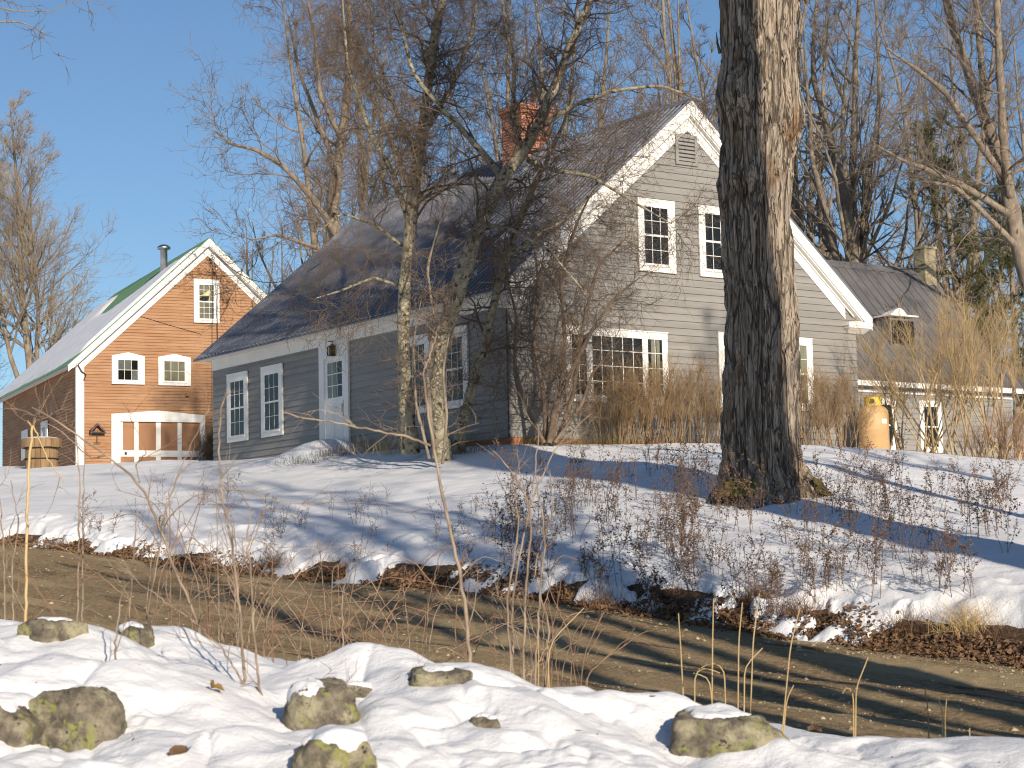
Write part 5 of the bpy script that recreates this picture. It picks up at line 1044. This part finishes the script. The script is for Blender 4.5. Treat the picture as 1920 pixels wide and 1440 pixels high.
for i in range(32):
    u = R.uniform(-10, 900) if i < 26 else R.uniform(900, 1080); v0 = np.interp(u, [0, 300, 560, 700, 900, 1100], [1150, 1175, 1220, 1240, 1250, 1290]); d = R.uniform(14.0, 16.5); stems = []
    for k in range(R.integers(2, 5)):
        h = R.uniform(60, 290) * (.8 if u > 500 else 1); dx = R.normal(0, 90); q = P(u, v0, d); g = np.array([q[0] + R.normal(0, .08), q[1], 0]); g[2] = gz(g[0], g[1]) - .03
        top = P(u + dx, v0 - h, d + R.normal(0, .3)); mid = (g + top) / 2 + np.array([-dx / 900, 0, h / FPX * d * .18]); tip = top + np.array([dx / FPX * d * .6, 0, R.uniform(-.2, .1)]); stems.append(([g, mid, top, tip], [.0045, .0038, .003, .0015]))
    labB = ('reddish' if i % 3 else 'greyish') + ' bramble canes tangled behind the snow crest, ' + ('at the far left' if u < 200 else 'before the barn' if u < 420 else 'before the farmhouse door' if u < 680 else 'beside the pale sapling' if u < 900 else 'right of the pale sapling')
    sapling('bramble', labB, stems, 300 + i, 'redtwig' if i % 3 else 'greytwig', 'redtwig', n1=4, l1=.22, n2=2, l2=.10, rt=.0016, cat_='bramble', group='brambles behind the snow crest')
def blades(name, lab, x, y, n, h, spr, seed, m, bend=.5, r=.0022, group=None, cat_='grass', z=None, w=.12):
    R = np.random.default_rng(seed); z = gz(x, y) if z is None else z; st = np.stack([R.normal(0, spr * .3, n), R.normal(0, spr * .3, n), np.full(n, -.05)], 1); az = R.uniform(0, 6.28, n); tl = np.abs(R.normal(0, bend, n))
    P1, r1 = grow(st, np.stack([np.cos(az) * tl, np.sin(az) * tl, np.ones(n)], 1), h * R.uniform(.4, 1.1, n), r, 7, w, .0, .3, R, tropend=-.22 * bend); o = meshnp(name, *tubes(P1, r1, 3), MT[m]); o.location = (x, y, z); return tag(o, lab, cat_, group)
def straws(lab, lst, d, seed, m='straw'):
    o0 = None; parts = []; R = np.random.default_rng(seed)
    for l in lst:
        pts = px3(l, d + R.uniform(-.2, .2), 0, True); Q, rr = resample(pts, lin(.0055, .0035, len(pts)), 16); parts.append((Q, rr))
    b = parts[0][0][0].copy(); V = cat([tubes((Q - b)[None], rr[None], 4) for Q, rr in parts]); o = meshnp('grass_tuft', *V, MT[m]); o.location = b; return tag(o, lab, 'grass')
straws('tuft of tall straw stems behind the large boulder at lower right', [[(1330, 1318), (1336, 1200), (1338, 1122)], [(1400, 1320), (1412, 1200), (1424, 1112)], [(1378, 1312), (1385, 1200), (1392, 1130)], [(1360, 1315), (1358, 1250), (1335, 1240), (1310, 1255)], [(1300, 1315), (1302, 1260), (1320, 1250), (1350, 1262)], [(1390, 1320), (1396, 1250), (1430, 1215)], [(1284, 1300), (1276, 1210), (1272, 1150)], [(1345, 1318), (1330, 1270), (1300, 1262)]], 13.4, 1)
straws('pair of bent straw stems right of the large boulder', [[(1455, 1335), (1482, 1210), (1500, 1140)], [(1458, 1335), (1475, 1310), (1488, 1285)]], 13.2, 2)
straws('forked straw stem over the gravel at right', [[(1600, 1370), (1605, 1290), (1628, 1232)], [(1598, 1370), (1600, 1300), (1590, 1282), (1580, 1300)]], 12.9, 3)
straws('short straw stems near the lower right corner', [[(1770, 1400), (1772, 1340), (1775, 1310)], [(1762, 1400), (1768, 1340), (1760, 1310)], [(1818, 1400), (1818, 1365)], [(1800, 1400), (1790, 1380), (1775, 1385)]], 12.7, 4)
straws('rusty single stem near the lower right corner', [[(1742, 1400), (1740, 1330), (1733, 1285)]], 12.8, 5, 'redtwig')
straws('rusty leaning stem over the gravel right of centre', [[(1070, 1285), (1095, 1225), (1132, 1148)]], 13.6, 6, 'redtwig')
straws('pale bent stem at the crest right of centre', [[(1018, 1270), (1030, 1205), (1095, 1140)], [(1005, 1265), (1010, 1190)], [(1035, 1275), (1025, 1200)]], 13.8, 7)

# dried weeds standing in the snow of the bank: a few kinds, then copies
def weed_proto(seed, H=1.0, n=3, leafy=1.):
    R = np.random.default_rng(seed); st = np.stack([R.normal(0, .05, n), R.normal(0, .05, n), np.full(n, -.06)], 1); P1, r1 = grow(st, np.stack([R.normal(0, .18, n), R.normal(0, .18, n), np.ones(n)], 1), H * R.uniform(.6, 1.05, n), .0042, 12, .06, .0, .4, R, tropend=-.03)
    s, d, t, pi, rr = spawn(P1, r1, 9, .35, 1, .75, .25, R, up=.5); P2, r2 = grow(s, d, .22 * R.uniform(.4, 1.2, len(t)) * H, .0024, 5, .15, .02, .6, R, tropend=-.12)
    s, d, t, pi, rr = spawn(P2, r2, int(5 * leafy) + 1, .2, 1, .9, .3, R); s2, d2, *_ = spawn(P1, r1, 16, .2, 1, 1.2, .3, R); s = np.concatenate([s, s2]); d = np.concatenate([d, d2]); k = len(s)
    d = nrm(d + np.array([0, 0, -.5])); a = nrm(np.cross(d, R.normal(0, 1, (k, 3)))); ln = R.uniform(.015, .042, k)[:, None]; wv = ln * R.uniform(.15, .35, k)[:, None]
    V = np.stack([s, s + d * ln * .5 + a * wv, s + d * ln, s + d * ln * .5 - a * wv], 1).reshape(-1, 3); F = np.arange(4 * k).reshape(-1, 4)
    e = empty('dried_weed'); meshnp('stem', *cat([tubes(P1, r1, 4), tubes(P2, r2, 3)]), MT['weed'], e); meshnp('dead_leaves', V, F, MT['weedleaf'], e); return e
WP = [weed_proto(400 + i, h, n, lf) for i, (h, n, lf) in enumerate([(1.0, 3, 1), (1.25, 2, 1.5), (.8, 4, .6), (1.1, 3, 2), (.6, 3, .7), (1.35, 2, .5)])]
WS = []; R = np.random.default_rng(77)
for (n, u0, u1, v0, v1) in ((62, 930, 1360, 930, 1120), (44, 1380, 1900, 950, 1130), (22, 1500, 1900, 900, 1010), (22, 1000, 1340, 880, 960), (20, 480, 930, 960, 1060), (10, 150, 480, 940, 1010), (10, 1180, 1600, 1100, 1160)):
    for _ in range(int(n * 1.3)): WS.append((R.uniform(u0, u1), R.uniform(v0, v1)))
firstw = set()
for i, (u, v) in enumerate(WS):
    q = hit(u, v, 18, 60); k = i % 6; pr = WP[k]; f = k not in firstw; firstw.add(k); sc = R.uniform(.65, 1.25) * (.6 if u < 930 else 1)
    o = place(pr, f, q[0], q[1], R.uniform(0, 6.28), sc, z=q[2], label=('dried weed', 'tall leafy dried weed', 'short bushy dried weed', 'dark leafy dried weed', 'small dried weed', 'tall sparse dried weed')[k] + ' in snow ' + ('before the barn' if u < 480 else 'before the farmhouse door' if u < 930 else 'left of the maple trunk' if u < 1330 else 'before the maple trunk' if u < 1560 else 'right of the maple trunk') + (', near the road' if v > 1050 else ', higher up' if v < 960 else ''), cat='weed', group='dried weeds on the snowy bank')
# brown grass clumps at the foot of the bank
for i, (u, v, n, h, lab) in enumerate([(520, 1052, 130, .38, 'brown matted grass clump at the road edge left of centre'), (640, 1052, 90, .34, 'small brown grass clump right of the matted one'), (110, 1012, 110, .3, 'brown grass clump at the far left of the bank foot'), (225, 1022, 110, .3, 'brown grass clump before the barn door line at the road edge'), (1135, 1112, 120, .34, 'rusty grass clump at the bank foot below the gable window'), (1240, 1100, 110, .3, 'brown tuft left of the dark hollow in the bank'), (1425, 1120, 140, .42, 'dark grass clump in the hollow below the maple'), (1490, 1140, 100, .36, 'brown clump just right of the dark hollow'), (1700, 1165, 120, .36, 'brown grass clump right of centre of the right bank'), (1815, 1165, 170, .50, 'big straw-coloured grass tussock on the right bank'), (1870, 1190, 90, .3, 'small dark clump near the right edge of the bank')]):
    q = hit(u, v, 16, 45); blades('grass_clump', lab, q[0], q[1] - .1, n * 3, h, .55, 500 + i, 'straw' if i == 9 else ('weed' if i % 2 else 'leaf'), .9, .0028)
# leaf litter along the foot of the bank
def litter():
    R = np.random.default_rng(9); n = 15000; a = R.uniform(-.3, .3, n); D, Z = knots(a); off = R.normal(.22, .22, n) + .25 * fb2(a * 40, a * 3, 2); y = D[:, 7] + off; x = a * (_gg(y) - .6); keep = (fb2(x * .8 + 4, y * .8, 3) > .02) | (snow_z(x, y) < soil_z(x, y)); x, y = x[keep], y[keep]; n = len(x)
    z = np.maximum(soil_z(x, y), snow_z(x, y)); rz = road_z(x, y); z = np.maximum(z, np.where(base(x, y)[2] < .3, rz, -9)) + R.uniform(.004, .05, n)
    d = nrm(R.normal(0, 1, (n, 3)) * [1, 1, .5]); b = nrm(np.cross(d, R.normal(0, 1, (n, 3)))); s = R.uniform(.018, .045, n)[:, None]; c = np.stack([x, y, z], 1)
    V = np.stack([c - d * s, c + b * s * .55 + [0, 0, .012], c + d * s, c - b * s * .55], 1).reshape(-1, 3); tag(meshnp('leaf_litter', V, np.arange(4 * n).reshape(-1, 4), MT['leaf']), 'brown fallen leaves strewn along the foot of the snow bank', 'leaves', kind='stuff')
    # gravel
    n = 15000; a = R.uniform(-.3, .3, n); D, Z = knots(a); t = R.uniform(0, 1, n); t = np.where(R.random(n) < .3, R.normal(.97, .05, n), t); y = D[:, 6] + (D[:, 7] - D[:, 6]) * t; x = a * (_gg(y) - .6); z = road_z(x, y)
    s = (R.pareto(2.8, n) * .006 + .004).clip(0, .05)[:, None, None]; oc = np.array([[1, 0, 0], [0, 1, 0], [-1, 0, 0], [0, -1, 0], [0, 0, .7], [0, 0, -.7]])[None] * R.uniform(.6, 1.3, (n, 6, 3)) * s; ro = R.uniform(0, 6.28, n); c_, s_ = np.cos(ro)[:, None], np.sin(ro)[:, None]; ox = oc[..., 0] * c_ - oc[..., 1] * s_; oy = oc[..., 0] * s_ + oc[..., 1] * c_
    V = np.stack([x[:, None] + ox, y[:, None] + oy, z[:, None] + oc[..., 2]], -1).reshape(-1, 3); f = np.array([[0, 1, 4], [1, 2, 4], [2, 3, 4], [3, 0, 4], [1, 0, 5], [2, 1, 5], [3, 2, 5], [0, 3, 5]]); F = (np.arange(n)[:, None, None] * 6 + f[None]).reshape(-1, 3)
    tag(meshnp('gravel', V, F, MT['gravel']), 'pale gravel scattered over the dirt road', 'gravel', kind='stuff')
MT['gravel'] = mat('gravel_stone', (.26, .20, .12), (.50, .41, .28), 9, rough=.9)
litter()
# plants along the farmhouse walls
for i, (x, y, n, h, m, lab) in enumerate([(-.55, 1.2, 240, .42, 'evergreen', 'dark green groundcover clump at the near corner of the farmhouse'), (.6, -.7, 240, .36, 'evergreen', 'green groundcover clump along the left end of the gable wall'), (2.0, -.9, 200, .34, 'evergreen', 'green clump under the picture window shrubs'), (-.7, 3.4, 160, .55, 'straw', 'dry flower stalks beside the rightmost yard trunk'), (-.8, 6.0, 160, .5, 'leaf', 'brown stalks just right of the farmhouse door'), (-1.6, 6.6, 120, .3, 'evergreen', 'small green plant in the snow below the farmhouse door'), (-.5, 5.2, 110, .55, 'straw', 'straw stalks against the wall left of the yard trunks'), (3.4, -.8, 160, .3, 'leaf', 'brown leafy clump at the brick foundation'), (-1.2, -.2, 150, .5, 'weed', 'dark stalks before the farmhouse corner')]):
    q = HL(x, y); blades('foundation_plant', lab, q[0], q[1], n, h, 1.3, 600 + i, m, .55, .0045, cat_='plant')
def crumple(u, v, sz, lab, m='leaf', seed=1):
    q = hit(u, v); R = np.random.default_rng(seed); a = np.linspace(0, 2 * np.pi, 14, endpoint=False); r = sz * (1 + .25 * np.sin(a * 5)); V = [(0, 0, .012)] + [(r[i] * math.cos(a[i]), r[i] * math.sin(a[i]) * .6, sz * .5 * abs(math.sin(a[i] * 1.5)) + R.uniform(0, .015)) for i in range(14)]
    o = meshnp('curled_leaf', V, [(0, i + 1, (i + 1) % 14 + 1) for i in range(14)], MT[m]); o.location = q + np.array([0, 0, .02]); o.rotation_euler = (.6, 0, seed); tag(o, lab, 'leaf')
MT['yleaf'] = mat('yellow_brown_leaf', (.50, .30, .07), (.38, .20, .05), 20, rough=.8)
crumple(402, 1300, .07, 'curled yellow-brown leaf in the snow left of the upright boulder', 'yleaf', 2)
crumple(1530, 1375, .06, 'curled rusty leaf on the snow right of the large boulder', 'leaf', 3)
crumple(340, 1425, .07, 'dark curled leaf near the bottom edge', 'leaf', 4)

def debris():
    R = np.random.default_rng(31); n = 1500; a = R.uniform(-.29, .29, n); y = R.uniform(9.2, 13.6, n); x = a * y; keep = fb2(x * 1.2, y * 1.2, 3) > -.05; x, y = x[keep], y[keep]; n = len(x); z = snow_z(x, y) + .004
    d = nrm(R.normal(0, 1, (n, 3)) * [1, 1, .15]); b = nrm(np.cross(d, R.normal(0, .3, (n, 3)) + [0, 0, 1])); s_ = (R.pareto(2.5, n) * .004 + .003).clip(0, .03)[:, None]; c = np.stack([x, y, z], 1)
    V = np.stack([c - d * s_, c + b * s_ * .3 + [0, 0, .002], c + d * s_, c - b * s_ * .3 + [0, 0, .002]], 1).reshape(-1, 3); tag(meshnp('bark_litter', V, np.arange(4 * n).reshape(-1, 4), MT['weed']), 'tiny dark bits of bark and seed scattered on the near snow', 'litter', kind='stuff')
debris()
